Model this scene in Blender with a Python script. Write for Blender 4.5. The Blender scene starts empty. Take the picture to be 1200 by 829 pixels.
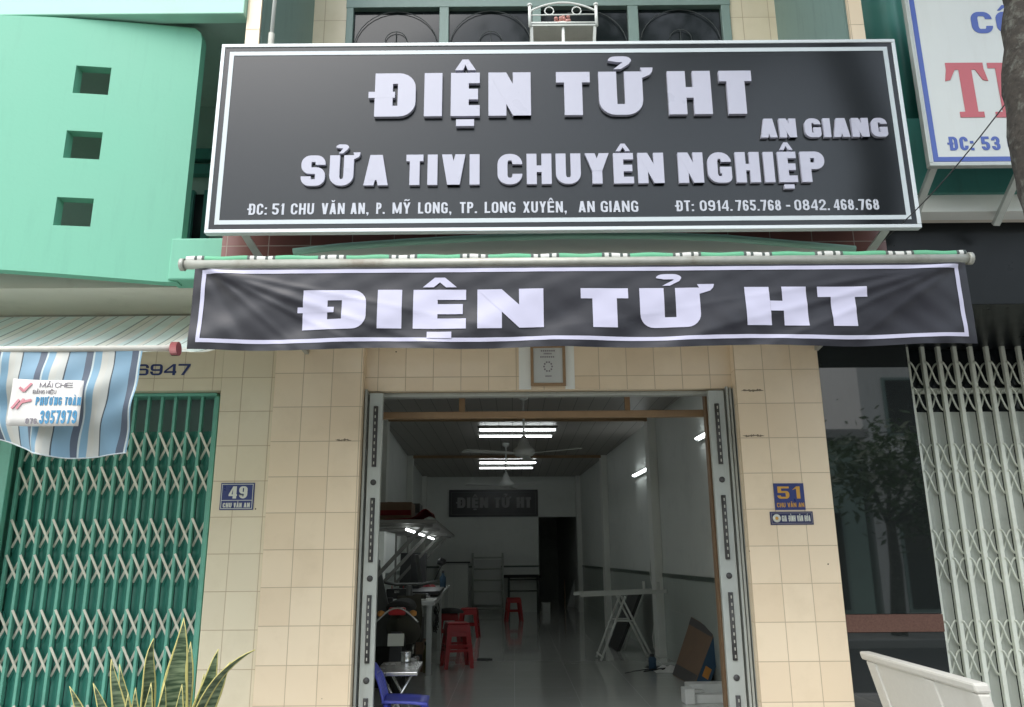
import bpy, bmesh, math, random, unicodedata
from mathutils import Matrix, Vector
random.seed(7)
R = math.radians
scene = bpy.context.scene
COL = scene.collection

# ------------------------------------------------------------ camera, sky, sun, exposure
F_PX, TH, ROLL = 923.0, R(14.33), R(0.45)       # focal length in photo pixels (photo 1200 wide), pitch, roll
CAM = Vector((0, -5.6, 1.5))
FW = Vector((0, math.cos(TH), math.sin(TH)))
UP0 = Vector((0, -math.sin(TH), math.cos(TH))); RT0 = Vector((1, 0, 0))
RT = RT0*math.cos(ROLL) - UP0*math.sin(ROLL)
UP = RT0*math.sin(ROLL) + UP0*math.cos(ROLL)
cd = bpy.data.cameras.new('camera'); cam = bpy.data.objects.new('camera', cd); COL.objects.link(cam)
cd.sensor_width = 36; cd.lens = 36*F_PX/1200; cd.clip_end = 500; cd.clip_start = 0.05
m3 = Matrix((RT, UP, -FW)).transposed()
cam.matrix_world = Matrix.Translation(CAM) @ m3.to_4x4()
scene.camera = cam

SUN_DIR = Vector((-0.28, -0.56, 0.85)).normalized()      # towards the sun
w = bpy.data.worlds.new('World'); scene.world = w; w.use_nodes = True
nt = w.node_tree; bg = nt.nodes['Background']
sky = nt.nodes.new('ShaderNodeTexSky'); sky.sky_type = 'NISHITA'; sky.sun_disc = False
sky.sun_elevation = math.asin(SUN_DIR.z); sky.sun_rotation = math.atan2(SUN_DIR.x, SUN_DIR.y)
sky.air_density = 1.6; sky.dust_density = 1.5
hs = nt.nodes.new('ShaderNodeHueSaturation'); hs.inputs['Saturation'].default_value = 0.5
nt.links.new(sky.outputs[0], hs.inputs['Color']); nt.links.new(hs.outputs[0], bg.inputs['Color'])
bg.inputs['Strength'].default_value = 0.15
sl = bpy.data.lights.new('sun', 'SUN'); sl.energy = 0.8; sl.angle = R(45); sl.color = (1, .965, .92)
so = bpy.data.objects.new('sun', sl); COL.objects.link(so)
so.rotation_euler = SUN_DIR.to_track_quat('Z', 'Y').to_euler(); so.location = (-8, -10, 14)
scene.view_settings.view_transform = 'Standard'; scene.view_settings.look = 'None'
scene.view_settings.gamma = 1; scene.view_settings.exposure = 1.42
scene.view_settings.use_curve_mapping = False
scene.cycles.max_bounces = 8; scene.cycles.diffuse_bounces = 5

# ------------------------------------------------------------ helpers
def ray(px, py):
    return FW*F_PX + RT*(px-600) + UP*(414.5-py)
def at(px, py, Y):                  # photo pixel -> point on the vertical plane y = Y
    d = ray(px, py); t = (Y-CAM.y)/d.y
    return CAM + d*t
def onz(px, py, z):                 # photo pixel -> point at height z
    d = ray(px, py); t = (z-CAM.z)/d.z
    return CAM + d*t
SK = R(2.47)                        # the shop's inside runs slightly askew to its front
FLZ = .19                            # the shop floor lies a step above the street
IM = Matrix.Translation((0, CAM.y, FLZ)) @ Matrix.Rotation(SK, 4, 'Z')
II = IM.inverted()
def ip(px, py, d):                  # photo pixel -> point in the shop's own frame at depth d
    o = II @ CAM; v = II.to_3x3() @ ray(px, py); t = (d-o.y)/v.y
    return o + v*t
def iz(px, py, z):
    o = II @ CAM; v = II.to_3x3() @ ray(px, py); t = (z-o.z)/v.z
    return o + v*t

class MB:
    def __init__(s, xf=None): s.v = []; s.f = []; s.xf = xf; s.sm = set()
    def add(s, vs, fs, smooth=False):
        b = len(s.v)
        for p in vs:
            p = Vector(p); s.v.append(s.xf @ p if s.xf else p)
        for f in fs:
            if smooth: s.sm.add(len(s.f))
            s.f.append([b+i for i in f])
        return s
    def box(s, x0, x1, y0, y1, z0, z1):
        return s.add([(x0,y0,z0),(x1,y0,z0),(x1,y1,z0),(x0,y1,z0),(x0,y0,z1),(x1,y0,z1),(x1,y1,z1),(x0,y1,z1)],
              [(3,2,1,0),(4,5,6,7),(0,1,5,4),(1,2,6,5),(2,3,7,6),(3,0,4,7)])
    def cbox(s, c, sx, sy, sz, rot=None):
        vs = []
        for dz in (-.5,.5):
            for dx, dy in ((-.5,-.5),(.5,-.5),(.5,.5),(-.5,.5)):
                p = Vector((dx*sx, dy*sy, dz*sz))
                if rot: p = rot @ p
                vs.append(Vector(c)+p)
        return s.add(vs, [(3,2,1,0),(4,5,6,7),(0,1,5,4),(1,2,6,5),(2,3,7,6),(3,0,4,7)])
    def quad(s, a, b, c, d): return s.add([a,b,c,d], [(0,1,2,3)])
    def tube(s, pts, r, n=8, cap=True):
        pts = [Vector(p) for p in pts]; rs = r if isinstance(r, (list, tuple)) else [r]*len(pts)
        vs = []; N = len(pts); prev = None
        for i, p in enumerate(pts):
            t = (pts[min(i+1,N-1)]-pts[max(i-1,0)]).normalized()
            if prev is None:
                a = Vector((0,0,1)) if abs(t.z) < .9 else Vector((1,0,0))
                u = t.cross(a).normalized()
            else:
                u = (prev - t*prev.dot(t)).normalized()
            prev = u; q = t.cross(u)
            for k in range(n):
                an = 2*math.pi*k/n; vs.append(p+(u*math.cos(an)+q*math.sin(an))*rs[i])
        fs = []
        for i in range(N-1):
            for k in range(n):
                fs.append((i*n+k, i*n+(k+1)%n, (i+1)*n+(k+1)%n, (i+1)*n+k))
        s.add(vs, fs, True)
        if cap:
            b = len(s.v)-len(vs); s.f.append([b+k for k in range(n)][::-1]); s.f.append([b+(N-1)*n+k for k in range(n)])
        return s
    def bar(s, p0, p1, wx, wy):     # rectangular bar between two points
        p0 = Vector(p0); p1 = Vector(p1); t = (p1-p0).normalized()
        a = Vector((0,1,0)) if abs(t.y) < .9 else Vector((1,0,0))
        u = t.cross(a).normalized(); q = u.cross(t)
        vs = [p+u*(i*wx/2)+q*(j*wy/2) for p in (p0,p1) for i, j in ((-1,-1),(1,-1),(1,1),(-1,1))]
        return s.add(vs, [(3,2,1,0),(4,5,6,7),(0,1,5,4),(1,2,6,5),(2,3,7,6),(3,0,4,7)])
    def lathe(s, c, prof, n=20, axis=None):
        c = Vector(c); vs = []; fs = []
        for r, z in prof:
            for k in range(n):
                an = 2*math.pi*k/n; p = Vector((r*math.cos(an), r*math.sin(an), z))
                if axis: p = axis @ p
                vs.append(c+p)
        for i in range(len(prof)-1):
            for k in range(n): fs.append((i*n+k, i*n+(k+1)%n, (i+1)*n+(k+1)%n, (i+1)*n+k))
        return s.add(vs, fs, True)
    def prism(s, pts, ext):         # planar polygon pulled along ext
        ext = Vector(ext); n = len(pts); vs = [Vector(p) for p in pts]+[Vector(p)+ext for p in pts]
        fs = [tuple(range(n))[::-1], tuple(range(n, 2*n))]+[(i,(i+1)%n,n+(i+1)%n,n+i) for i in range(n)]
        return s.add(vs, fs)
    def grid(s, fn, nu, nv, smooth=True):
        vs = [fn(i/nu, j/nv) for j in range(nv+1) for i in range(nu+1)]
        fs = [(j*(nu+1)+i, j*(nu+1)+i+1, (j+1)*(nu+1)+i+1, (j+1)*(nu+1)+i) for j in range(nv) for i in range(nu)]
        return s.add(vs, fs, smooth)
    def build(s, name, mat, parent=None, bevel=0, thick=0, local=False):
        me = bpy.data.meshes.new(name)
        off = Vector((0,0,0))
        p = parent
        while p and not local: off += p.location; p = p.parent
        me.from_pydata([v-off for v in s.v], [], s.f); me.update()
        for i in s.sm: me.polygons[i].use_smooth = True
        bm = bmesh.new(); bm.from_mesh(me); bmesh.ops.recalc_face_normals(bm, faces=bm.faces); bm.to_mesh(me); bm.free()
        if mat: me.materials.append(mat)
        o = bpy.data.objects.new(name, me); COL.objects.link(o)
        if parent: o.parent = parent
        if thick:
            md = o.modifiers.new('thick', 'SOLIDIFY'); md.thickness = thick; md.offset = 0
        if bevel:
            md = o.modifiers.new('bevel', 'BEVEL'); md.width = bevel; md.segments = 2; md.limit_method = 'ANGLE'; md.angle_limit = R(40)
        return o

def tag(o, label, cat, group=None, kind=None):
    if label: o['label'] = label
    if cat: o['category'] = cat
    if group: o['group'] = group
    if kind: o['kind'] = kind
    return o
def thing(name, label, cat, loc=(0,0,0), group=None):
    o = bpy.data.objects.new(name, None); COL.objects.link(o); o.location = loc; o.empty_display_size = .1
    return tag(o, label, cat, group)
def dup(root, loc, label, rz=0):
    r = root.copy(); COL.objects.link(r); r.location = loc; r.rotation_euler = (0,0,rz); r['label'] = label
    for ch in list(root.children):
        c = ch.copy(); COL.objects.link(c); c.parent = r
        for g in ch.children:
            d = g.copy(); COL.objects.link(d); d.parent = c
    return r

# ------------------------------------------------------------ materials
def pm(name, col, rough=.6, var=.12, scale=6, metal=0, spec=.5, bump=0, bscale=60, dirt=None, dirt_amt=.3, streak=False, dscale=2.5, coat=0, emit=0, transl=0, rvar=.08):
    m = bpy.data.materials.new(name); m.use_nodes = True; N = m.node_tree.nodes; L = m.node_tree.links
    b = N['Principled BSDF']; b.inputs['Metallic'].default_value = metal
    b.inputs['Specular IOR Level'].default_value = spec
    geo = N.new('ShaderNodeNewGeometry')
    nz = N.new('ShaderNodeTexNoise'); nz.inputs['Scale'].default_value = scale; nz.inputs['Detail'].default_value = 5
    L.new(geo.outputs['Position'], nz.inputs['Vector'])
    mx = N.new('ShaderNodeMix'); mx.data_type = 'RGBA'
    c = Vector(col); lo = c*(1-var); hi = c*(1+var)
    mx.inputs[6].default_value = (*lo, 1); mx.inputs[7].default_value = (*[min(x,1) for x in hi], 1)
    L.new(nz.outputs['Fac'], mx.inputs[0]); out = mx.outputs[2]
    if dirt:
        n2 = N.new('ShaderNodeTexNoise'); n2.inputs['Scale'].default_value = dscale; n2.inputs['Detail'].default_value = 8; n2.inputs['Roughness'].default_value = .7
        if streak:
            mp = N.new('ShaderNodeMapping'); mp.inputs['Scale'].default_value = (6, 6, .7)
            L.new(geo.outputs['Position'], mp.inputs['Vector']); L.new(mp.outputs[0], n2.inputs['Vector'])
        else: L.new(geo.outputs['Position'], n2.inputs['Vector'])
        rp = N.new('ShaderNodeMapRange'); rp.inputs[1].default_value = .52; rp.inputs[2].default_value = .75; rp.inputs[4].default_value = dirt_amt
        L.new(n2.outputs['Fac'], rp.inputs[0])
        m2 = N.new('ShaderNodeMix'); m2.data_type = 'RGBA'; m2.inputs[7].default_value = (*dirt, 1)
        L.new(rp.outputs[0], m2.inputs[0]); L.new(out, m2.inputs[6]); out = m2.outputs[2]
    L.new(out, b.inputs['Base Color'])
    rr = N.new('ShaderNodeMapRange'); rr.inputs[3].default_value = max(rough-rvar,.02); rr.inputs[4].default_value = min(rough+rvar,1)
    L.new(nz.outputs['Fac'], rr.inputs[0]); L.new(rr.outputs[0], b.inputs['Roughness'])
    if coat: b.inputs['Coat Weight'].default_value = coat; b.inputs['Coat Roughness'].default_value = .08
    if bump:
        n3 = N.new('ShaderNodeTexNoise'); n3.inputs['Scale'].default_value = bscale; n3.inputs['Detail'].default_value = 4
        L.new(geo.outputs['Position'], n3.inputs['Vector'])
        bp = N.new('ShaderNodeBump'); bp.inputs['Strength'].default_value = bump; bp.inputs['Distance'].default_value = .01
        L.new(n3.outputs['Fac'], bp.inputs['Height']); L.new(bp.outputs[0], b.inputs['Normal'])
    if emit:
        L.new(out, b.inputs['Emission Color']); b.inputs['Emission Strength'].default_value = emit
    if transl: add_transl(m, out, transl)
    return m
def add_transl(m, out, fac):
    N = m.node_tree.nodes; L = m.node_tree.links; b = N['Principled BSDF']
    t = N.new('ShaderNodeBsdfTranslucent'); L.new(out, t.inputs['Color'])
    ms = N.new('ShaderNodeMixShader'); ms.inputs[0].default_value = fac
    L.new(b.outputs[0], ms.inputs[1]); L.new(t.outputs[0], ms.inputs[2])
    L.new(ms.outputs[0], N['Material Output'].inputs['Surface'])

def tile_mat(name, c1, c2, grout, tw, th, ox=0, oz=0, rough=.22, plane='XZ', gap=.0028, dirt=.25, bumpy=True):
    m = bpy.data.materials.new(name); m.use_nodes = True; N = m.node_tree.nodes; L = m.node_tree.links; b = N['Principled BSDF']
    geo = N.new('ShaderNodeNewGeometry'); sp = N.new('ShaderNodeSeparateXYZ'); cb = N.new('ShaderNodeCombineXYZ')
    L.new(geo.outputs['Position'], sp.inputs[0])
    if plane == 'XZ':
        # joints run on round the sides: x plus y
        ad = N.new('ShaderNodeMath'); ad.operation = 'ADD'; L.new(sp.outputs['X'], ad.inputs[0]); L.new(sp.outputs['Y'], ad.inputs[1])
        L.new(ad.outputs[0], cb.inputs['X']); L.new(sp.outputs['Z'], cb.inputs['Y'])
    elif plane == 'YZ':
        L.new(sp.outputs['Y'], cb.inputs['X']); L.new(sp.outputs['Z'], cb.inputs['Y'])
    else:
        L.new(sp.outputs['X'], cb.inputs['X']); L.new(sp.outputs['Y'], cb.inputs['Y'])
    mp = N.new('ShaderNodeMapping'); mp.inputs['Location'].default_value = (-ox, -oz, 0)
    L.new(cb.outputs[0], mp.inputs['Vector'])
    br = N.new('ShaderNodeTexBrick'); br.offset = 0; br.squash = 1
    br.inputs['Color1'].default_value = (*c1,1); br.inputs['Color2'].default_value = (*c2,1); br.inputs['Mortar'].default_value = (*grout,1)
    br.inputs['Scale'].default_value = 1; br.inputs['Mortar Size'].default_value = gap; br.inputs['Mortar Smooth'].default_value = .2
    br.inputs['Bias'].default_value = -.2; br.inputs['Brick Width'].default_value = tw; br.inputs['Row Height'].default_value = th
    L.new(mp.outputs[0], br.inputs['Vector'])
    nz = N.new('ShaderNodeTexNoise'); nz.inputs['Scale'].default_value = 3.0; nz.inputs['Detail'].default_value = 8; nz.inputs['Roughness'].default_value = .65
    L.new(geo.outputs['Position'], nz.inputs['Vector'])
    rp = N.new('ShaderNodeMapRange'); rp.inputs[1].default_value = .5; rp.inputs[2].default_value = .8; rp.inputs[4].default_value = dirt
    L.new(nz.outputs['Fac'], rp.inputs[0])
    mx = N.new('ShaderNodeMix'); mx.data_type = 'RGBA'; mx.inputs[7].default_value = (c1[0]*.62, c1[1]*.58, c1[2]*.5, 1)
    L.new(rp.outputs[0], mx.inputs[0]); L.new(br.outputs['Color'], mx.inputs[6])
    # a few small dark chips and drill marks
    vo = N.new('ShaderNodeTexVoronoi'); vo.inputs['Scale'].default_value = 4.3; L.new(geo.outputs['Position'], vo.inputs['Vector'])
    lt = N.new('ShaderNodeMath'); lt.operation = 'LESS_THAN'; lt.inputs[1].default_value = .028; L.new(vo.outputs['Distance'], lt.inputs[0])
    m2 = N.new('ShaderNodeMix'); m2.data_type = 'RGBA'; m2.inputs[7].default_value = (.10,.075,.05,1)
    L.new(lt.outputs[0], m2.inputs[0]); L.new(mx.outputs[2], m2.inputs[6]); L.new(m2.outputs[2], b.inputs['Base Color'])
    rr = N.new('ShaderNodeMapRange'); rr.inputs[3].default_value = rough; rr.inputs[4].default_value = .8; L.new(br.outputs['Fac'], rr.inputs[0])
    L.new(rr.outputs[0], b.inputs['Roughness'])
    bp = N.new('ShaderNodeBump'); bp.inputs['Strength'].default_value = .5; bp.inputs['Distance'].default_value = .003; bp.invert = True
    n4 = N.new('ShaderNodeTexNoise'); n4.inputs['Scale'].default_value = 9; L.new(geo.outputs['Position'], n4.inputs['Vector'])
    m4 = N.new('ShaderNodeMath'); m4.operation = 'MULTIPLY_ADD'; m4.inputs[1].default_value = .35 if bumpy else 0
    L.new(n4.outputs['Fac'], m4.inputs[0]); L.new(br.outputs['Fac'], m4.inputs[2])
    L.new(m4.outputs[0], bp.inputs['Height'])
    if bumpy: L.new(bp.outputs[0], b.inputs['Normal'])
    return m

def stripe_mat(name, period, stops, off=0, rough=.7, transl=.0, dirt=.2):
    m = bpy.data.materials.new(name); m.use_nodes = True; N = m.node_tree.nodes; L = m.node_tree.links; b = N['Principled BSDF']
    uv = N.new('ShaderNodeAttribute'); uv.attribute_name = 'across'
    ad = N.new('ShaderNodeMath'); ad.operation = 'MULTIPLY_ADD'; ad.inputs[1].default_value = 1/period; ad.inputs[2].default_value = off
    L.new(uv.outputs['Fac'], ad.inputs[0])
    fr = N.new('ShaderNodeMath'); fr.operation = 'FRACT'; L.new(ad.outputs[0], fr.inputs[0])
    cr = N.new('ShaderNodeValToRGB'); cr.color_ramp.interpolation = 'CONSTANT'
    e = cr.color_ramp.elements
    while len(e) > 1: e.remove(e[-1])
    e[0].position = stops[0][0]; e[0].color = (*stops[0][1],1)
    for p, c in stops[1:]:
        x = e.new(p); x.color = (*c,1)
    L.new(fr.outputs[0], cr.inputs[0])
    geo = N.new('ShaderNodeNewGeometry'); nz = N.new('ShaderNodeTexNoise'); nz.inputs['Scale'].default_value = 5; nz.inputs['Detail'].default_value = 7
    L.new(geo.outputs['Position'], nz.inputs['Vector'])
    rp = N.new('ShaderNodeMapRange'); rp.inputs[1].default_value = .45; rp.inputs[2].default_value = .8; rp.inputs[4].default_value = dirt
    L.new(nz.outputs['Fac'], rp.inputs[0])
    mx = N.new('ShaderNodeMix'); mx.data_type = 'RGBA'; mx.inputs[7].default_value = (.2,.18,.14,1)
    L.new(rp.outputs[0], mx.inputs[0]); L.new(cr.outputs[0], mx.inputs[6]); L.new(mx.outputs[2], b.inputs['Base Color'])
    b.inputs['Roughness'].default_value = rough
    if transl: add_transl(m, mx.outputs[2], transl)
    return m
def set_across(o, fn):
    me = o.data; a = me.attributes.new('across', 'FLOAT', 'POINT')
    for i, v in enumerate(me.vertices): a.data[i].value = fn(i, v.co)

CREAM1, CREAM2, GROUT = (.80,.665,.48), (.745,.60,.42), (.47,.37,.25)
M = {}
M['tile'] = tile_mat('cream_tile', CREAM1, CREAM2, GROUT, .21, .25, ox=-1.73, oz=.045)
M['tile_r'] = tile_mat('cream_tile_right', CREAM1, CREAM2, GROUT, .205, .25, ox=1.625, oz=.045)
M['tile_l'] = tile_mat('cream_tile_old', (.74,.655,.48), (.70,.615,.45), GROUT, .215, .25, ox=-2.165, oz=.02)
M['tile_lint'] = tile_mat('cream_tile_lintel', CREAM1, CREAM2, GROUT, .205, .25, ox=-1.1, oz=.03)
M['brown_tile'] = tile_mat('red_brown_tile', (.25,.11,.09), (.21,.09,.075), (.40,.33,.28), .25, .10, ox=-1.9, oz=3.2, rough=.3, dirt=.3)
M['mint'] = pm('mint_paint', (.15,.42,.29), .62, .04, 2, dirt=(.11,.31,.22), dirt_amt=.3, bump=.06, bscale=40, streak=True)
M['mint_pale'] = pm('pale_mint_paint', (.36,.63,.505), .6, .05, 3, dirt=(.3,.38,.3), dirt_amt=.3)
M['mint_grey'] = pm('grey_green_paint', (.30,.42,.36), .7, .06, 3, dirt=(.2,.2,.17), dirt_amt=.3)
M['teal_paint'] = pm('teal_wall_paint', (.21,.31,.28), .6, .06, 3, dirt=(.10,.15,.13), dirt_amt=.4, streak=True)
M['teal_frame'] = pm('teal_frame_paint', (.21,.30,.27), .45, .1, 8)
M['teal_trim'] = pm('teal_trim_paint', (.045,.20,.165), .5, .1, 4, dirt=(.04,.09,.08), dirt_amt=.4, streak=True)
M['soffit'] = pm('soffit_paint', (.66,.62,.53), .75, .06, 3, dirt=(.30,.27,.21), dirt_amt=.35)
M['plaster'] = pm('interior_plaster', (.74,.77,.73), .55, .04, 2, dirt=(.3,.33,.3), dirt_amt=.2)
M['pilaster'] = pm('pilaster_paint', (.80,.82,.77), .55, .04, 2)
M['dado'] = tile_mat('dado_tile', (.48,.53,.49), (.46,.51,.47), (.34,.36,.34), .25, .4, rough=.2, plane='YZ', dirt=.1)
M['dado_strip'] = pm('dado_strip', (.09,.12,.10), .3, .3, 20)
M['floor_tile'] = tile_mat('floor_tile', (.64,.655,.62), (.62,.635,.60), (.48,.49,.47), .6, .6, rough=.09, plane='XY', gap=.002, dirt=.12, bumpy=False)
M['ceil'] = tile_mat('ceiling_panel', (.36,.34,.315), (.34,.32,.30), (.2,.19,.18), .2, 40, rough=.4, plane='XY', gap=.004, dirt=.1, bumpy=False)
M['trim_wood'] = pm('brown_wood', (.30,.195,.105), .5, .2, 14, bump=.1)
M['trim_dark'] = pm('dark_wood', (.17,.105,.055), .5, .2, 14, bump=.1)
M['steel'] = pm('galvanised_steel', (.42,.445,.41), .42, .1, 12, metal=.25, dirt=(.25,.25,.22), dirt_amt=.4, streak=True)
M['steel_dark'] = pm('dark_steel', (.10,.105,.10), .5, .15, 12, metal=.4)
M['slot'] = pm('slot_shadow', (.05,.05,.05), .6)
M['rust'] = pm('old_pipe_steel', (.42,.42,.37), .5, .2, 18, metal=.3, dirt=(.18,.12,.075), dirt_amt=.75)
M['alu'] = pm('white_aluminium', (.58,.62,.62), .35, .05, 10, metal=.15)
M['sign_black'] = pm('glossy_black_panel', (.007,.009,.010), .24, .1, .6, spec=.42, rvar=.02)
M['line_white'] = pm('white_vinyl', (.49,.545,.555), .4, .04, 8)
M['letter'] = pm('white_letter_acrylic', (.40,.40,.47), .3, .03, 8)
M['print'] = pm('white_print', (.45,.47,.515), .4, .04, 8)
M['banner'] = pm('black_banner_vinyl', (.011,.0105,.016), .42, .2, 4, spec=.5, bump=.05, bscale=25)
M['banner_white'] = pm('banner_white_print', (.475,.465,.585), .45, .03, 5)
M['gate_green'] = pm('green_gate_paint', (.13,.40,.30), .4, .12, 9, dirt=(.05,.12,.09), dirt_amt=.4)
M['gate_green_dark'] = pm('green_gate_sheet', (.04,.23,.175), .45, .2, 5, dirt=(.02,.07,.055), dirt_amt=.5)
M['lattice_cream'] = pm('lattice_steel', (.74,.71,.60), .45, .15, 12, metal=.2, dirt=(.2,.16,.11), dirt_amt=.5)
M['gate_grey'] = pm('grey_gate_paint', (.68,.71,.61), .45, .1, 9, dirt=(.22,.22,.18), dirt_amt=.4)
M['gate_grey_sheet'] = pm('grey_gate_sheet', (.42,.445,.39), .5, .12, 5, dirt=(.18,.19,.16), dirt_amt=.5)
M['granite'] = pm('black_granite', (.014,.017,.016), .02, .3, 60, spec=1.0, rvar=.0, coat=.6)
M['granite'].node_tree.nodes['Principled BSDF'].inputs['Coat Roughness'].default_value = .03
M['granite_brown'] = pm('brown_granite', (.12,.065,.05), .2, .35, 90, spec=.5)
M['glass_dark'] = pm('dark_glass', (.010,.014,.015), .10, .1, 1, spec=.3, rvar=.0)
M['black_box'] = pm('dark_shutter_box', (.008,.010,.011), .3, .3, 6, spec=.2)
M['sign_white'] = pm('white_sign_sheet', (.60,.62,.59), .4, .04, 3, dirt=(.5,.5,.45), dirt_amt=.25, streak=True)
M['blue'] = pm('blue_vinyl', (.055,.10,.36), .4, .1, 8)
M['red'] = pm('red_vinyl', (.48,.10,.115), .4, .08, 8)
M['plate_blue'] = pm('enamel_blue', (.035,.05,.17), .3, .15, 14)
M['plate_navy'] = pm('plate_navy', (.025,.03,.09), .35, .2, 14)
M['plate_white'] = pm('plate_white', (.62,.63,.55), .4, .05, 10)
M['gold'] = pm('gold_paint', (.55,.30,.05), .4, .1, 14)
M['navy_paint'] = pm('navy_paint', (.02,.035,.14), .6, .25, 30)
M['card'] = pm('card_sheet', (.68,.66,.62), .5, .08, 12, dirt=(.5,.42,.42), dirt_amt=.35)
M['card_blue'] = pm('card_blue', (.05,.22,.38), .5, .15, 20)
M['card_grey'] = pm('card_grey', (.22,.2,.22), .5, .15, 20)
M['card_pink'] = pm('card_pink', (.55,.22,.25), .5, .2, 20)
M['red_plastic'] = pm('red_plastic', (.38,.015,.018), .35, .1, 8)
M['blue_plastic'] = pm('blue_plastic', (.07,.085,.43), .35, .08, 8)
M['white_paint'] = pm('white_tube_paint', (.66,.68,.64), .4, .05, 9)
M['white_board'] = pm('white_board', (.55,.57,.55), .4, .06, 6)
M['dark_plastic'] = pm('dark_plastic', (.022,.023,.024), .35, .3, 9)
M['dark_fabric'] = pm('dark_fabric', (.02,.02,.018), .9, .3, 20, bump=.4)
M['olive_fabric'] = pm('olive_cover', (.045,.042,.028), .85, .3, 12, bump=.4)
M['chrome'] = pm('bright_metal', (.6,.6,.58), .25, .05, 8, metal=.9)
M['cardboard'] = pm('cardboard', (.22,.145,.095), .8, .15, 9, bump=.1)
M['box_dark'] = pm('carton_print_dark', (.085,.08,.075), .6, .3, 9)
M['box_blue'] = pm('carton_print_blue', (.03,.075,.13), .6, .2, 9)
M['orange'] = pm('orange_label', (.55,.24,.05), .6, .1, 9)
M['foam'] = pm('white_foam', (.70,.71,.68), .8, .05, 30, bump=.2)
M['red_cloth'] = pm('red_cloth', (.22,.015,.02), .85, .2, 14, bump=.3)
M['cream_bench'] = pm('terrazzo_bench', (.60,.585,.53), .5, .07, 40, dirt=(.42,.38,.3), dirt_amt=.45, bump=.06)
M['bark'] = pm('tree_bark', (.045,.038,.030), .9, .75, 34, bump=1.0, bscale=30, dirt=(.20,.205,.17), dirt_amt=.9, dscale=16)
M['leaf'] = pm('tree_leaf', (.055,.10,.03), .5, .35, 3, transl=.25)
M['pot'] = pm('clay_pot', (.30,.14,.08), .8, .15, 9)
M['soil'] = pm('soil', (.05,.035,.025), .9, .3, 30, bump=.5)
M['asphalt'] = pm('asphalt', (.05,.05,.05), .9, .25, 30, bump=.3)
M['paving'] = tile_mat('sidewalk_paving', (.34,.33,.30), (.30,.29,.27), (.15,.14,.13), .3, .3, rough=.7, plane='XY', dirt=.5)
M['concrete'] = pm('concrete', (.36,.35,.33), .8, .1, 9, bump=.2)
M['far_wall'] = pm('far_house_paint', (.70,.69,.66), .7, .05, 2, dirt=(.35,.33,.3), dirt_amt=.4, streak=True)
M['far_wall2'] = pm('far_house_paint_yellow', (.55,.48,.33), .7, .05, 2, dirt=(.35,.33,.3), dirt_amt=.4, streak=True)
M['cable'] = pm('black_cable', (.015,.015,.015), .5)
M['tube'] = pm('fluorescent_tube', (.93,.99,1.0), .3, 0, 3, emit=3.6)
M['shelf_paint'] = pm('grey_shelf_paint', (.20,.20,.185), .6, .15, 8)
M['grille'] = pm('grille_paint', (.06,.07,.068), .6, .1, 8)
M['cap_red'] = pm('dark_red_cap', (.20,.035,.035), .5)
M['bar_white'] = pm('worn_white_tube', (.66,.64,.56), .5, .1, 9, dirt=(.3,.22,.14), dirt_amt=.5)
M['olive_bottle'] = pm('olive_bottle', (.16,.15,.05), .4, .1, 9)
M['dull_grey'] = pm('dull_grey_lettering', (.36,.36,.36), .6, .1, 9)
M['smear'] = pm('mortar_smear', (.20,.16,.11), .9, .4, 60)
M['pink'] = pm('pink_petals', (.62,.30,.26), .6, .15, 30)
M['snake_a'] = None
def snake_mat():
    m = bpy.data.materials.new('snake_plant_leaf'); m.use_nodes = True; N = m.node_tree.nodes; L = m.node_tree.links; b = N['Principled BSDF']
    at_ = N.new('ShaderNodeAttribute'); at_.attribute_name = 'across'
    geo = N.new('ShaderNodeNewGeometry')
    mp = N.new('ShaderNodeMapping'); mp.inputs['Scale'].default_value = (9, 9, 75); L.new(geo.outputs['Position'], mp.inputs['Vector'])
    nz = N.new('ShaderNodeTexNoise'); nz.inputs['Scale'].default_value = 1; nz.inputs['Detail'].default_value = 3; L.new(mp.outputs[0], nz.inputs['Vector'])
    cr = N.new('ShaderNodeValToRGB'); e = cr.color_ramp.elements; e[0].position = .42; e[0].color = (.035,.065,.03,1); e[1].position = .62; e[1].color = (.17,.22,.12,1)
    L.new(nz.outputs['Fac'], cr.inputs[0])
    n2 = N.new('ShaderNodeTexNoise'); n2.inputs['Scale'].default_value = 9; L.new(geo.outputs['Position'], n2.inputs['Vector'])
    ad = N.new('ShaderNodeMath'); ad.operation = 'MULTIPLY_ADD'; ad.inputs[1].default_value = .25; ad.inputs[2].default_value = -.12
    L.new(n2.outputs['Fac'], ad.inputs[0]); a2 = N.new('ShaderNodeMath'); L.new(ad.outputs[0], a2.inputs[0]); L.new(at_.outputs['Fac'], a2.inputs[1])
    gt = N.new('ShaderNodeMath'); gt.operation = 'GREATER_THAN'; gt.inputs[1].default_value = .82; L.new(a2.outputs[0], gt.inputs[0])
    mx = N.new('ShaderNodeMix'); mx.data_type = 'RGBA'; mx.inputs[7].default_value = (.52,.47,.16,1)
    L.new(gt.outputs[0], mx.inputs[0]); L.new(cr.outputs[0], mx.inputs[6]); L.new(mx.outputs[2], b.inputs['Base Color'])
    b.inputs['Roughness'].default_value = .4
    return m
M['snake'] = snake_mat()

M['floor_tile'].node_tree.nodes['Principled BSDF'].inputs['Coat Weight'].default_value = .6
M['floor_tile'].node_tree.nodes['Principled BSDF'].inputs['Coat Roughness'].default_value = .06
M['floor_tile'].node_tree.nodes['Principled BSDF'].inputs['Specular IOR Level'].default_value = .5
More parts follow.
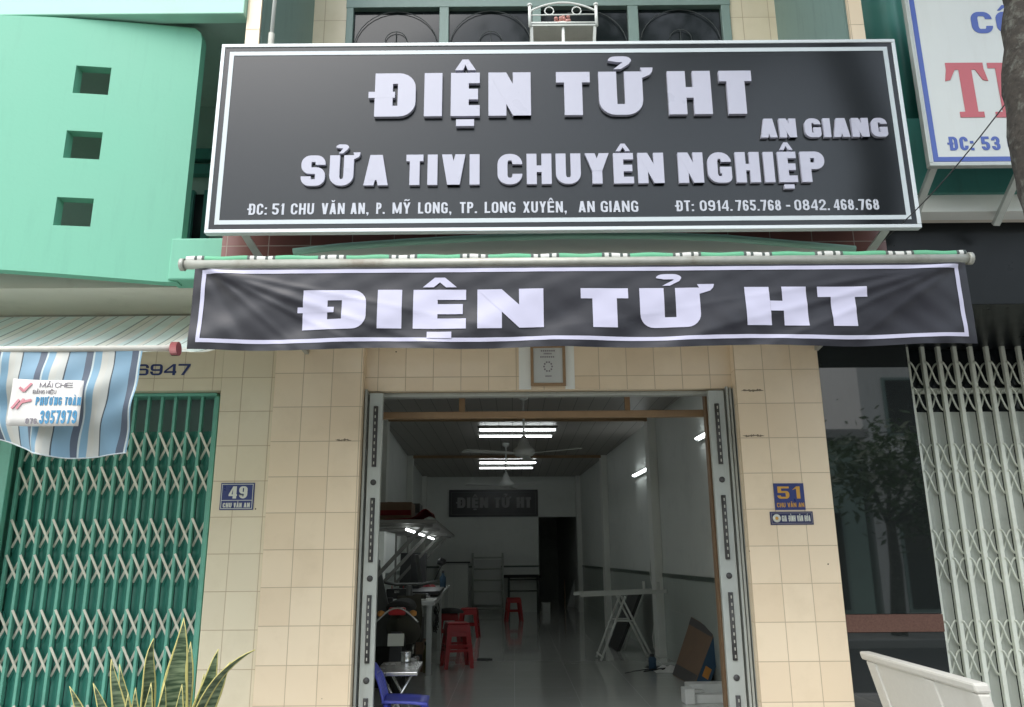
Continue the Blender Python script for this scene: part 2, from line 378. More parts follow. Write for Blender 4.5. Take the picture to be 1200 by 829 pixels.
# ------------------------------------------------------------ lettering: caps and figures drawn as strokes
def corner(q, X0, X1, Y0, Y1, tv, th, rx, ry, n=6, rev=False):
    irx, iry = max(rx-tv, 0), max(ry-th, 0)
    sx = 1 if q[1] == 'r' else -1; sy = 1 if q[0] == 't' else -1
    a0 = {'tr':0, 'tl':90, 'bl':180, 'br':270}[q]
    bx = X1 if sx > 0 else X0; by = Y1 if sy > 0 else Y0
    if rx <= 0: pts = [((bx, by), (bx-sx*tv, by-sy*th))]
    else:
        pts = []
        for k in range(n+1):
            a = R(a0+90*k/n); c, s = math.cos(a), math.sin(a)
            pts.append(((bx-sx*rx+rx*c, by-sy*ry+ry*s), (bx-sx*(tv+irx)+irx*c, by-sy*(th+iry)+iry*s)))
    return pts[::-1] if rev else pts
def strip(pairs, closed=False):
    P = pairs+[pairs[0]] if closed else pairs
    return [[P[i][0], P[i+1][0], P[i+1][1], P[i][1]] for i in range(len(P)-1)]
def rect(x0, x1, y0, y1): return [[(x0,y0),(x1,y0),(x1,y1),(x0,y1)]]
def sw(ps): return [(b, a) for a, b in ps]
def glyph(ch, w, tv, th):
    r = min(w*.5, .34); rs = min(w*.5, .27); md = .5
    B = dict(tv=tv, th=th)
    def C(q, X0=0, X1=None, Y0=0, Y1=1, rx=None, rev=False):
        rr = r if rx is None else rx
        return corner(q, X0, w if X1 is None else X1, Y0, Y1, tv, th, rr, rr*(1 if rr < (Y1-Y0)/2 else (Y1-Y0)/2/rr), rev=rev)
    if ch in 'O0Q': return [strip(C('tr')+C('tl')+C('bl')+C('br'), True)]
    if ch in 'DĐ':
        g = [strip(C('tr')+C('tl', rx=0)+C('bl', rx=0)+C('br'), True)]
        if ch == 'Đ': g.append(rect(-.13, tv+(w-2*tv)*.45, md-.07, md+.07))
        return g
    if ch == 'C': return [strip([((w,.66),(w-tv,.66))]+C('tr')+C('tl')+C('bl')+C('br')+[((w,.34),(w-tv,.34))])]
    if ch == 'G': return [strip([((w,.68),(w-tv,.68))]+C('tr')+C('tl')+C('bl')+C('br', rx=min(r,.18))+[((w,.52),(w-tv,.52))]), rect(w*.52, w-tv+.001, .52-th, .52)]
    if ch == 'S':
        lo, hi = md-th/2, md+th/2
        a = [((w,.69),(w-tv,.69))]+C('tr', Y0=lo, rx=rs)+C('tl', Y0=lo, rx=rs)+C('bl', Y0=lo, rx=rs)
        b = C('tr', Y1=hi, rx=rs, rev=True)+C('br', Y1=hi, rx=rs, rev=True)+C('bl', Y1=hi, rx=rs, rev=True)+[((0,.31),(tv,.31))]
        return [strip(a+sw(b))]
    if ch == 'U': return [strip([((0,1),(tv,1))]+C('bl')+C('br')+[((w,1),(w-tv,1))])]
    if ch == 'P': return [rect(0, tv, 0, .42), strip(C('tr', Y0=.42, rx=rs)+C('tl', Y0=.42, rx=0)+C('bl', Y0=.42, rx=0)+C('br', Y0=.42, rx=rs), True)]
    if ch == 'R': return glyph('P', w, tv, th)+[[[(w-tv,0),(w,0),(w*.6+tv*.4,.44),(w*.6-tv*.6,.44)]]]
    if ch == 'B': return [strip(C('tr', Y0=md-th/2, rx=rs*.8)+C('tl', Y0=md-th/2, rx=0)+C('bl', Y0=md-th/2, rx=0)+C('br', Y0=md-th/2, rx=rs*.8), True), strip(C('tr', Y1=md+th/2, rx=rs*.8)+C('tl', Y1=md+th/2, rx=0)+C('bl', Y1=md+th/2, rx=0)+C('br', Y1=md+th/2, rx=rs*.8), True)]
    if ch == 'I': return [rect(0, w, 0, 1)]
    if ch == 'H': return [rect(0, tv, 0, 1), rect(w-tv, w, 0, 1), rect(tv, w-tv, md-th/2, md+th/2)]
    if ch == 'E': return [rect(0, tv, 0, 1), rect(tv, w, 0, th), rect(tv, w, 1-th, 1), rect(tv, w*.94, md-th/2, md+th/2)]
    if ch == 'F': return [rect(0, tv, 0, 1), rect(tv, w, 1-th, 1), rect(tv, w*.94, md-th/2, md+th/2)]
    if ch == 'L': return [rect(0, tv, 0, 1), rect(tv, w, 0, th)]
    if ch == 'T': return [rect(0, w, 1-th, 1), rect(w/2-tv/2, w/2+tv/2, 0, 1-th)]
    if ch == 'N': return [rect(0, tv, 0, 1), rect(w-tv, w, 0, 1), [[(tv*.0,1),(tv,1),(w,0),(w-tv,0)]]]
    if ch == 'M': return [rect(0, tv, 0, 1), rect(w-tv, w, 0, 1), [[(0,1),(tv,1),(w/2+tv*.4,.05),(w/2-tv*.4,.05)]], [[(w-tv,1),(w,1),(w/2+tv*.4,.05),(w/2-tv*.4,.05)]]]
    if ch == 'A': a = tv*.62; return [[[(0,0),(tv,0),(w/2+a,1),(w/2-a,1)]], [[(w-tv,0),(w,0),(w/2+a,1),(w/2-a,1)]], rect(w*.24, w*.76, .17, .17+th)]
    if ch == 'V': a = tv*.62; return [[[(0,1),(tv,1),(w/2+a,0),(w/2-a,0)]], [[(w-tv,1),(w,1),(w/2+a,0),(w/2-a,0)]]]
    if ch == 'X': return [[[(0,1),(tv,1),(w,0),(w-tv,0)]], [[(0,0),(tv,0),(w,1),(w-tv,1)]]]
    if ch == 'Y': return [rect(w/2-tv/2, w/2+tv/2, 0, .42), [[(0,1),(tv,1),(w/2+tv/2,.42),(w/2-tv/2,.42)]], [[(w-tv,1),(w,1),(w/2+tv/2,.42),(w/2-tv/2,.42)]]]
    if ch == 'K': return [rect(0, tv, 0, 1), [[(tv*.8,.38),(tv*.8,.62),(w-tv,1),(w,1)]], [[(w-tv,0),(w,0),(tv*1.2,.62),(tv*.8,.4)]]]
    if ch == '1': return [rect(w-tv, w, 0, 1), [[(0,.70),(w-tv,.82),(w-tv,1),(w-tv*.9,1)]]]
    if ch == '2': return [strip(sw([((0,.66),(tv,.66))]+C('tl', Y0=.4, rx=rs, rev=True)+C('tr', Y0=.4, rx=rs, rev=True)+[((w,.60),(w-tv,.60)), ((tv*1.15,th),(0,th))])), rect(0, w, 0, th)]
    if ch == '3':
        lo, hi = md-th/2, md+th/2
        return [strip([((0,.71),(tv,.71))]+C('tl', Y0=lo, rx=rs, rev=True)+C('tr', Y0=lo, rx=rs, rev=True)+C('br', Y0=lo, rx=rs, rev=True)+[((w*.35,lo),(w*.35,lo+th))]),
                strip([((w*.35,hi),(w*.35,hi-th))]+C('tr', Y1=hi, rx=rs, rev=True)+C('br', Y1=hi, rx=rs, rev=True)+C('bl', Y1=hi, rx=rs, rev=True)+[((0,.29),(tv,.29))])]
    if ch == '4': return [rect(w*.92-tv, w*.92, 0, 1), rect(0, w, .2, .2+th), [[(0,.2+th),(tv*.8,.2+th),(w*.92-tv,.8),(w*.92-tv,1)]]]
    if ch == '5': return [rect(w*.05, w, 1-th, 1), rect(w*.05, w*.05+tv, .5, 1-th), strip([((w*.05,.63),(w*.05,.63-th))]+C('tr', Y1=.63, rx=rs, rev=True)+C('br', Y1=.63, rx=rs, rev=True)+C('bl', Y1=.63, rx=rs, rev=True)+[((0,.26),(tv,.26))])]
    if ch in '69':
        g = [strip(C('tr', Y1=.61, rx=rs)+C('tl', Y1=.61, rx=rs)+C('bl', Y1=.61, rx=rs)+C('br', Y1=.61, rx=rs), True),
             strip([((w,.74),(w-tv,.74))]+C('tr')+C('tl')+[((0,.3),(tv,.3))])]
        if ch == '9': g = [[[(w-x, 1-y) for x, y in q] for q in p] for p in g]
        return g
    if ch == '7': return [rect(0, w, 1-th, 1), [[(w-tv*1.1,1-th),(w,1-th),(w*.28+tv,0),(w*.28,0)]]]
    if ch == '8': return [strip(C('tr', Y0=md-th/2, X0=w*.04, X1=w*.96, rx=rs)+C('tl', Y0=md-th/2, X0=w*.04, X1=w*.96, rx=rs)+C('bl', Y0=md-th/2, X0=w*.04, X1=w*.96, rx=rs)+C('br', Y0=md-th/2, X0=w*.04, X1=w*.96, rx=rs), True),
                          strip(C('tr', Y1=md+th/2, rx=rs)+C('tl', Y1=md+th/2, rx=rs)+C('bl', Y1=md+th/2, rx=rs)+C('br', Y1=md+th/2, rx=rs), True)]
    if ch == '.': return [rect(0, w, 0, th)]
    if ch == ',': return [rect(0, w, 0, th), [[(w*.3,-.16),(w*.6,-.16),(w,0),(w*.4,0)]]]
    if ch == ':': return [rect(0, w, 0, th), rect(0, w, .5, .5+th)]
    if ch == '-': return [rect(0, w, .36, .36+th)]
    return []
def marks(ms, w, tv, th, base):
    g = []; t = min(th*.75, .17); y = 1.06; cx = w/2; a = max(.2, min(w*.36, .42))
    if base == 'U' and '\u031b' in ms: pass
    for c in ms:
        if c == '\u0302': g.append([[(cx-a,y),(cx-a+tv*.45,y),(cx,y+.13),(cx-a*.3,y+.25)], [(cx-a*.3,y+.25),(cx,y+.13),(cx+a*.3,y+.25)], [(cx+a,y),(cx+a*.3,y+.25),(cx,y+.13),(cx+a-tv*.45,y)]]); 
        if c == '\u0306': g.append(strip([((cx-a*.8,y+.2),(cx-a*.8+t,y+.2)), ((cx-a*.4,y+.03),(cx-a*.3,y+.03+t)), ((cx+a*.4,y+.03),(cx+a*.3,y+.03+t)), ((cx+a*.8,y+.2),(cx+a*.8-t,y+.2))]))
        if c == '\u0303': g.append(strip([((cx-a,y+.05+t),(cx-a,y+.05)), ((cx-a*.4,y+.12+t),(cx-a*.4,y+.12)), ((cx+a*.4,y+.06+t),(cx+a*.4,y+.06)), ((cx+a,y+.15+t),(cx+a,y+.15))]))
        if c == '\u0300': g.append([[(cx-a*.8,y+.25),(cx-a*.1,y+.25),(cx+a*.45,y),(cx+a*.05,y)]])
        if c == '\u0301': g.append([[(cx+a*.8,y+.25),(cx+a*.1,y+.25),(cx-a*.45,y),(cx-a*.05,y)]])
        if c == '\u0323': g.append(rect(cx-tv*.5, cx+tv*.5, -.08-th*.62, -.08))
        if c == '\u0309':
            h = .3; x0, x1 = cx-a*.75, cx+a*.75; y0, y1 = y+.08, y+h; ts = t*1.0
            g.append(strip([((x0,y+.2),(x0+ts,y+.17))]+corner('tl', x0, x1, y0, y1, ts*1.1, t*.8, a*.5, .1, 4, True)+corner('tr', x0, x1, y0, y1, ts*1.1, t*.8, a*.5, .1, 4, True)+[((x1-ts*.3,y+.12),(x1-ts*1.2,y+.14)), ((cx+a*.05,y-.0),(cx-a*.4,y-.0))]))
        if c == '\u031b': g.append([[(w-.001,1-th*.62),(w+tv*.45,1-th*.3),(w+tv*.58,1.0),(w-.001,1.0)], [(w-.001,1.0),(w+tv*.58,1.0),(w+tv*.62,1.09),(w-tv*.08,1.09)]])
    return g
NATW = {'I':(1,0), '.':(1,0), ',':(1,0), ':':(1,0), '-':(.4,.22), 'E':(1.1,.55), 'L':(1.05,.4), 'F':(1.05,.45), 'T':(1.0,.60), 'M':(2.6,.36), 'N':(2.05,.34), 'A':(2.0,.32), 'V':(2.0,.30), 'X':(2.0,.3), 'Y':(1.9,.32), '1':(1.2,.12), 'H':(2,.3)}
def layout(txt, width, H, tv, th, gap, space=.38):
    """list of (list of pieces with x,y in metres, piece index)"""
    items = []; A = B = 0
    chars = unicodedata.normalize('NFC', txt)
    for ch in chars:
        if ch == ' ': items.append((' ', '', 0, 0)); A += space; continue
        if ch == 'Đ': base, ms = 'Đ', ''
        else:
            d = unicodedata.normalize('NFD', ch); base, ms = d[0], d[1:]
        a, b = NATW.get(base, (2, .30)); items.append((base, ms, a, b))
        A += a*tv+gap+(.13 if base == 'Đ' else 0)+(tv*.6 if '\u031b' in ms else 0); B += b
    A -= gap
    k = (width/H-A)/B if B else 1
    x = 0; out = []
    sx = 1
    if k < .35: sx = (width/H)/(A+.35*B); k = .35
    for base, ms, a, b in items:
        if base == ' ': x += space; continue
        if base == 'Đ': x += .13
        gw = a*tv+b*k
        pcs = glyph(base, gw, tv, th)+marks(ms, gw, tv, th, base)
        out.append([[[((px+x)*H*sx, py*H) for px, py in q] for q in p] for p in pcs])
        x += gw+gap+(tv*.6 if '\u031b' in ms else 0)
    return out
def letter_mb(mb, pieces, fmap, depth, eps=.0004):
    """fmap(u,v,d) -> world point; every stroke a closed prism, each a hair prouder than the last"""
    for i, p in enumerate(pieces):
        d = depth+i*eps
        edges = {}
        keyf = lambda a: (round(a[0],6), round(a[1],6))
        for q in p:
            n = len(q)
            mb.add([fmap(u, v, d) for u, v in q], [tuple(range(n))])
            for j in range(n):
                e = (keyf(q[j]), keyf(q[(j+1)%n]))
                if (e[1], e[0]) in edges: del edges[(e[1], e[0])]
                else: edges[e] = 1
        for (a, b) in edges:
            mb.add([fmap(*a, d), fmap(*b, d), fmap(*b, 0), fmap(*a, 0)], [(0,1,2,3)])
def wall_text(txt, x0, x1, z0, H, Y, tv, th, gap, mat, parent, name, depth=.002, per_letter=False, xf=None, lift=0, italic=0, slope=0):
    """text on a plane facing -Y, from x0 to x1, base line at z0"""
    L = layout(txt, x1-x0, H, tv, th, gap)
    f = lambda u, v, d: Vector((x0+u+italic*v, Y-lift-d, z0+v+slope*u))
    obs = []
    mb = MB(xf)
    for g in L:
        if per_letter: mb = MB(xf)
        letter_mb(mb, g, f, depth)
        if per_letter: obs.append(mb.build(name, mat, parent))
    if not per_letter: obs.append(mb.build(name, mat, parent))
    return obs

# ------------------------------------------------------------ ground
g = MB().box(-60, 60, -60, -4.3, -.6, -.25); tag(g.build('road', M['asphalt']), None, None, kind='structure')
g = MB().box(-60, 60, -4.3, -4.12, -.6, -.10).box(-60, 60, -10.2, -10.02, -.6, -.10); tag(g.build('kerb', M['concrete'], bevel=.015), None, None, kind='structure')
g = MB().box(-60, 60, -4.12, 60, -.6, -.104); tag(g.build('sidewalk', M['paving']), None, None, kind='structure')
g = MB().box(-60, 60, -60, -10.2, -.6, -.104); tag(g.build('pavement', M['paving']), None, None, kind='structure')

# ------------------------------------------------------------ the shop house
XL, XR = -1.73, 2.24                 # outer edges of the front
PLI, PRI = at(425,450,0).x, at(862,450,0).x
BY = -1.2                            # front of the balcony
shop = thing('shop_house', 'cream tiled shop house with open front, between the mint house and the grey gate house', 'house', (.25, 0, 0))
MB().box(XL, PLI, 0, .30, -.1, 3.25).build('pillar', M['tile'], shop, bevel=.004)
MB().box(PRI, XR, 0, .30, -.1, 3.25).build('pillar', M['tile_r'], shop, bevel=.004)
zl = at(640,457,.1).z
MB().box(PLI, PRI, .10, .30, zl, 3.25).build('lintel', M['tile_lint'], shop)
# white cement strips either side of the certificate
for a, b in ((608,622), (662,673)):
    MB().box(at(a,430,.1).x, at(b,430,.1).x, .092, .0985, zl+.003, 3.2).build('cement_strip', M['pilaster'], shop)
# balcony slab, arched fascia and soffit
zf0, zf1 = at(640,302,BY).z, at(640,262,BY).z
MB().box(XL, XR, BY+.06, .3, zf0+.02, zf0+.14).build('soffit', M['soffit'], shop)
MB().box(XL, XR, BY, BY+.05, zf0, zf1+.75).build('fascia', M['brown_tile'], shop)
pts = [(345,297), (400,291), (470,286), (560,281), (660,278), (760,278), (850,281), (930,288), (1000,294)]
am = MB(); arch = [at(x, y, BY-.012) for x, y in pts]
def archy(p, dz): return Vector((p.x, BY-.02, p.z+dz))
top = arch; bot = [Vector((p.x, BY-.02, zf0-.02)) for p in arch]
am.prism([Vector((p.x, BY-.03, p.z)) for p in top]+[Vector((p.x, BY-.03, zf0-.02)) for p in reversed(bot)], (0,.028,0))
am.build('arch_panel', M['pilaster'], shop)
am = MB().tube([Vector((p.x, BY-.035, p.z)) for p in arch], .022, 8); am.build('arch_edge', M['mint_pale'], shop)
# side walls of the balcony, tiled on their ends and teal inside, back wall with the window
xa, xb = at(289,25,BY).x, at(305,25,BY).x
xc, xd = at(995,25,BY).x, at(1012,25,BY).x
ZT = 7.6
for x0, x1 in ((xa,xb),(xc,xd)):
    MB().box(x0, x1, BY, BY+.02, zf1+.752, ZT).build('end_tiles', M['tile'], shop)
    MB().box(x0, x1, BY+.052, .2, zf1, ZT).build('side_wall', M['teal_paint'], shop)
wl, wr = at(406,20,0).x, at(856,20,0).x
wt = at(640,2,0).z
MB().box(xb, wl, 0, .2, 3.4, ZT).build('upper_wall', M['tile_l'], shop)
MB().box(wr, xc, 0, .2, 3.4, ZT).build('upper_wall', M['tile_l'], shop)
MB().box(wl, wr, 0, .2, wt+.06, ZT).build('window_head', M['mint_grey'], shop)
wf = MB()
zs = 4.3
for a, b in ((406,414),(515,526),(624,634),(736,748),(846,856)):
    wf.box(at(a,30,0).x, at(b,30,0).x, -.02, .06, zs, wt)
win = wf.build('window', M['teal_frame'], shop, bevel=.004)
wf = MB().box(wl, wr, -.024, .064, wt-.002-.06, wt+.06); wf.build('frame', M['teal_frame'], win, bevel=.004)
MB().box(wl+.02, wr-.02, .025, .035, zs, wt-.07).build('pane', M['glass_dark'], win)
gr = MB()
for a, b in ((414,515),(526,624),(634,736),(748,846)):
    x0, x1 = at(a,30,0).x+.01, at(b,30,0).x-.01; cx = (x0+x1)/2; ztop = at(640,12,0).z
    rr = (x1-x0)/2
    gr.tube([(cx+rr*math.cos(t), .008, ztop-rr+rr*math.sin(t)) for t in [math.pi*k/16 for k in range(17)]], .0035, 5)
    gr.tube([(cx+.09*math.cos(t), .008, ztop-.28+.09*math.sin(t)) for t in [math.pi*k/10 for k in range(11)]], .0035, 5)
    for dx in (-.09, 0, .09): gr.tube([(cx+dx, .008, zs), (cx+dx, .008, ztop-.28+(.09 if dx == 0 else 0))], .003, 5)
    for sx in (-1, 1): gr.tube([(cx+sx*rr*.62+.12*math.cos(t), .008, ztop-.56+.12*math.sin(t)) for t in [math.pi*k/10 for k in range(11)]], .003, 5)
gr.build('grille', M['grille'], win)
MB().box(xb, xc, .2, 8, 3.7, 8).build('sky_block_storey', M['far_wall'], shop)  # unseen solid mass of the upper floors, added to block the sky
MB().box(XL-.05, XR+.05, BY-.25, 8, ZT, ZT+.15).build('roof_slab', M['soffit'], shop)

# inside of the shop
ZC, DB = 3.16, 19.4
XLi, XRi = -1.36, 2.46
def I(): return MB(IM)
shop_floor = MB(IM).box(XLi-.15, XRi+.15, 5.45, DB+6, -.1, 0).build('floor', M['floor_tile'], shop)
I().box(XLi-.10, XLi, 5.85, DB+6, 0, ZC+.3).build('side_wall', M['plaster'], shop)
I().box(XRi, XRi+.10, 5.85, DB+6, 0, ZC+.3).build('side_wall', M['plaster'], shop)
dl, dr, dt = ip(632,680,DB).x, ip(683,680,DB).x, ip(650,606,DB).z
I().box(XLi, dl, DB, DB+.12, 0, ZC).box(dr, XRi, DB, DB+.12, 0, ZC).box(dl, dr, DB, DB+.12, dt, ZC).build('back_wall', M['plaster'], shop)
I().box(XLi-.1, XRi+.1, 5.9, DB+6, ZC, ZC+.08).build('ceiling', M['ceil'], shop)
I().box(XLi, XRi, DB+5.8, DB+6, 0, ZC).build('corridor_end', M['plaster'], shop)
I().box(dl-.12, dl-.02, DB+.125, DB+5.8, 0, ZC-.003).build('corridor_wall', M['plaster'], shop)
for d in (6.6, 10.8, 15.1, 19.15):
    I().box(XRi-.11, XRi-.001, d, d+.25, 0, ZC-.002).build('pilaster', M['pilaster'], shop, bevel=.004)
    I().box(XLi+.001, XLi+.11, d, d+.25, 0, ZC-.002).build('pilaster', M['pilaster'], shop, bevel=.004)
    if d < 19: I().box(XLi+.11, XRi-.11, d+.02, d+.09, ZC-.05, ZC-.002).build('ceiling_batten', M['trim_wood'], shop)
zd = 1.06
I().box(XRi-.008, XRi-.0012, 6.0, DB, 0, zd-.05).build('dado', M['dado'], shop)
I().box(XRi-.016, XRi-.0014, 6.0, DB, zd-.05, zd).build('dado_strip', M['dado_strip'], shop)
I().box(XLi+.0012, XLi+.008, 6.0, DB, 0, zd-.05).build('dado', M['dado'], shop)
I().box(XLi+.0014, XLi+.016, 6.0, DB, zd-.05, zd).build('dado_strip', M['dado_strip'], shop)
I().box(XLi, dl-.002, DB-.012, DB-.001, zd-.04, zd).build('dado_strip', M['dado_strip'], shop)
# door surround: steel shutter header and slotted rails, wooden transom
zh0 = at(640,465,.2).z
MB().box(PLI+.01, PRI-.01, .16, .24, zh0, zl-.004).build('shutter_header', M['steel'], shop, bevel=.003)
def rail(px_in, px_out, sgn, zt):
    xi, xo = at(px_in,560,.08).x, at(px_out,560,.08).x        # inner and outer edge of the slotted face
    a, b = min(xi,xo), max(xi,xo)
    rl = MB().box(a, b, .07, .11, 0, zt).build('shutter_rail', M['steel'], shop, bevel=.004)
    m = MB(); z = zt-.10
    n = MB()
    cx = (a+b)/2
    while z > .3:
        L_ = .44
        m.tube([(cx, .069, z), (cx, .069, z-L_)], .017, 10)
        for k in range(9): n.cbox((cx, .0505, z-.03-k*.048), .008, .004, .020)
        z -= L_+.11
        m.lathe((cx, .068, z), [(0,.004),(.021,.004),(.021,0)], 16, Matrix.Rotation(R(90),3,'X'))
        z -= .11
    m.build('slot', M['slot'], rl)
    n.build('link', M['rust'], rl)
    f = MB(); x = xo
    for k in range(4):
        x += sgn*.027
        f.box(x-.009, x+.009, .075+.012*(k%2), .14, 0, zt+.03-.004*k)
    f.build('fin', M['steel'], rl, bevel=.003)
    MB().box(min(xo,x)-.001, max(xo,x)+.001, .1405, .16, 0, zt).build('backing', M['steel_dark'], rl)
rail(446, 430, -1, zl-.02); rail(836, 855, 1, zl-.02)
ty = .42
zt0, zt1 = at(640,490,ty).z, at(640,482.5,ty).z
tr = MB().box(at(448,480,ty).x-.06, at(838,480,ty).x+.0, ty-.03, ty+.03, zt0, zt1)
for a, b in ((538,545),(732,738)): tr.box(at(a,475,ty).x, at(b,475,ty).x, ty-.02, ty+.02, zt1, zl+.02)
tr.build('transom_frame', M['trim_wood'], shop, bevel=.003)
wp = at(842,640,ty-.1).x
MB().box(at(830,560,.3).x, at(830,560,.3).x+.075, .24, .32, 0, zl).build('door_post', M['trim_dark'], shop, bevel=.003)
MB().box(at(440,480,.3).x, at(834,480,.3).x, .33, .38, zh0+.03, zh0+.05).build('door_head', M['trim_dark'], shop)

# ------------------------------------------------------------ mint house on the left (49)
mint = thing('mint_house', 'mint green house with square holes in its curved balcony wall, left of the shop', 'house', (-3, 0, 0))
gx1 = at(250,560,.02).x
z_lin = at(200,458,.02).z
MB().box(gx1, XL-.003, .02, .3, -.1, 3.3).build('pillar', M['tile_l'], mint, bevel=.004)
MB().box(-5.6, gx1-.001, .022, .3, z_lin, 3.3).build('lintel', M['tile_l'], mint)
MB().box(-5.6, at(22,560,.15).x-.06, .1, .32, -.1, z_lin).build('front_wall', M['gate_green'], mint)
MB().box(-5.6, XL-.003, .4, .8, -.1, 8).box(-5.6, -2.9, .801, 9, -.1, 8).build('house_wall', M['teal_paint'], mint)
# slab of the balcony: soffit, low kerb at the right, curved screen wall with holes
zg0 = at(235,329,-1.12).z
MB().box(-5.6, XL-.004, -1.0, .3, zg0, zg0+.1).build('soffit', M['soffit'], mint)
kx0 = at(218,305,-1.14).x
MB().box(kx0-.1, XL-.004, -1.145, -.98, zg0-.002, at(235,279,-1.145).z).build('balcony_kerb', M['mint'], mint, bevel=.01)
# curved wall: plan curve from the right end near the house line to further out at the left
ze0, ze1 = zg0-.01, at(235,34,-1.12).z
xr_end = at(226,150,-1.12).x
def plan(x):                          # y of the outer face
    t = max(0, min(1, (xr_end-x)/1.6)); return -1.12-.16*math.sin(t*math.pi/2)
def zbot(x): 
    return ze0
TH_W = .075
holes = []
for (x0,y0,x1,y1) in ((84,76,126,111),(75,152,118,187),(67,230,110,266)):
    cxp = (x0+x1)/2; Yp = -1.2
    for _ in range(4):
        c = at(cxp, (y0+y1)/2, Yp); Yp = plan(c.x)
    h0 = at(x0+2, (y0+y1)/2, Yp).x; h1 = at(x1-1, (y0+y1)/2, Yp).x
    holes.append((h0, h1, at(cxp, y1-1, Yp).z, at(cxp, y0+2, Yp).z))
hx0 = sum(h[0] for h in holes)/3; hx1 = sum(h[1] for h in holes)/3
cols2 = hx0-1.0+.13
xs = sorted(set([xr_end, hx0, hx1, hx0-.85, hx1-.85]+[xr_end-.05*k for k in range(1, 60)]))
xs = [x for i, x in enumerate(xs) if x in (xr_end, hx0, hx1, hx0-.85, hx1-.85) or all(abs(x-k) > .02 for k in (xr_end, hx0, hx1, hx0-.85, hx1-.85))]
zs_ = sorted(set([ze0, ze1]+[z for h in holes for z in (h[2], h[3])]))
zs_ = sorted(zs_+[ze1-.08, ze1-.03])
def solid(i, j):
    xm = (xs[i]+xs[i+1])/2; zm = (zs_[j]+zs_[j+1])/2
    for h in holes:
        if h[2] < zm < h[3] and (hx0 < xm < hx1 or hx0-.85 < xm < hx1-.85): return False
    return True
# the wall's top runs on up to the slab behind its face
MB().box(-5.6, xr_end-.3, -1.0, -.9, ze1-.05, fz0).build('top_rib', M['mint_grey'], mint) if False else None
wm = MB(); nx, nz_ = len(xs)-1, len(zs_)-1
def P(i, j, back):
    x = xs[i]; z = zs_[j]+(.055*max(0, min(1, (xr_end-xs[i]-.1)/1.2)) if j == 0 else 0)
    if j == nz_ and i == nx: x -= .05                     # rounded top corner
    if j == nz_-1 and i == nx: x -= .012
    return Vector((x, plan(x)+(TH_W if back else 0), z))
for i in range(nx):
    for j in range(nz_):
        if not solid(i, j): continue
        wm.quad(P(i,j,0), P(i+1,j,0), P(i+1,j+1,0), P(i,j+1,0))
        wm.quad(P(i,j,1), P(i+1,j,1), P(i+1,j+1,1), P(i,j+1,1))
        for (ii, jj, a, b) in ((i-1,j,(i,j),(i,j+1)), (i+1,j,(i+1,j),(i+1,j+1)), (i,j-1,(i,j),(i+1,j)), (i,j+1,(i,j+1),(i+1,j+1))):
            if not (0 <= ii < nx and 0 <= jj < nz_) or not solid(ii, jj):
                wm.quad(P(*a,0), P(*b,0), P(*b,1), P(*a,1))
cw = wm.build('balcony_wall', M['mint'], mint)
bm = bmesh.new(); bm.from_mesh(cw.data); bmesh.ops.remove_doubles(bm, verts=bm.verts, dist=.0005); bmesh.ops.recalc_face_normals(bm, faces=bm.faces); bm.to_mesh(cw.data); bm.free()
# roof slab over it
ys = -1.25
zb = ze1+.0
fz0 = at(120,17,ys).z
MB().box(-5.6, xa-.004, ys, ys+.1, fz0, fz0+.5).build('roof_edge', M['mint_pale'], mint, bevel=.006)
MB().box(-5.6, xa-.006, ys+.1, .2, fz0+.03, fz0+.15).build('roof_slab', M['mint_grey'], mint)
# recessed wall and window behind the screen
MB().box(-5.6, XL-.006, -.12, .02, zg0+.1, fz0+.04).build('recessed_wall', M['mint_grey'], mint)
rw = MB()
for a, b in ((222,228),(240,247)):
    rw.box(at(a,240,-.14).x, at(b,240,-.14).x, -.17, -.122, zg0+.1, at(235,225,-.14).z)
rw = rw.build('window', M['teal_trim'], mint)
MB().box(at(228,240,-.14).x, at(240,240,-.14).x, -.14, -.123, zg0+.1, at(235,228,-.14).z).build('pane', M['glass_dark'], rw)
mb = MB()
for y0, y1 in ((108,90),(190,178),(207,196)):
    mb.box(-2.9, XL-.02, -.19, -.123, at(230,y0,-.14).z, at(230,y1,-.14).z)
mb.build('ledge', M['teal_trim'], mint)
# phone number painted on the lintel
wall_text('6947', at(160,434,.02).x, at(223,434,.02).x, at(190,440,.02).z, at(190,427,.02).z-at(190,440,.02).z, .0195, .24, .16, .14, M['navy_paint'], mint, 'painted_number', depth=.001)

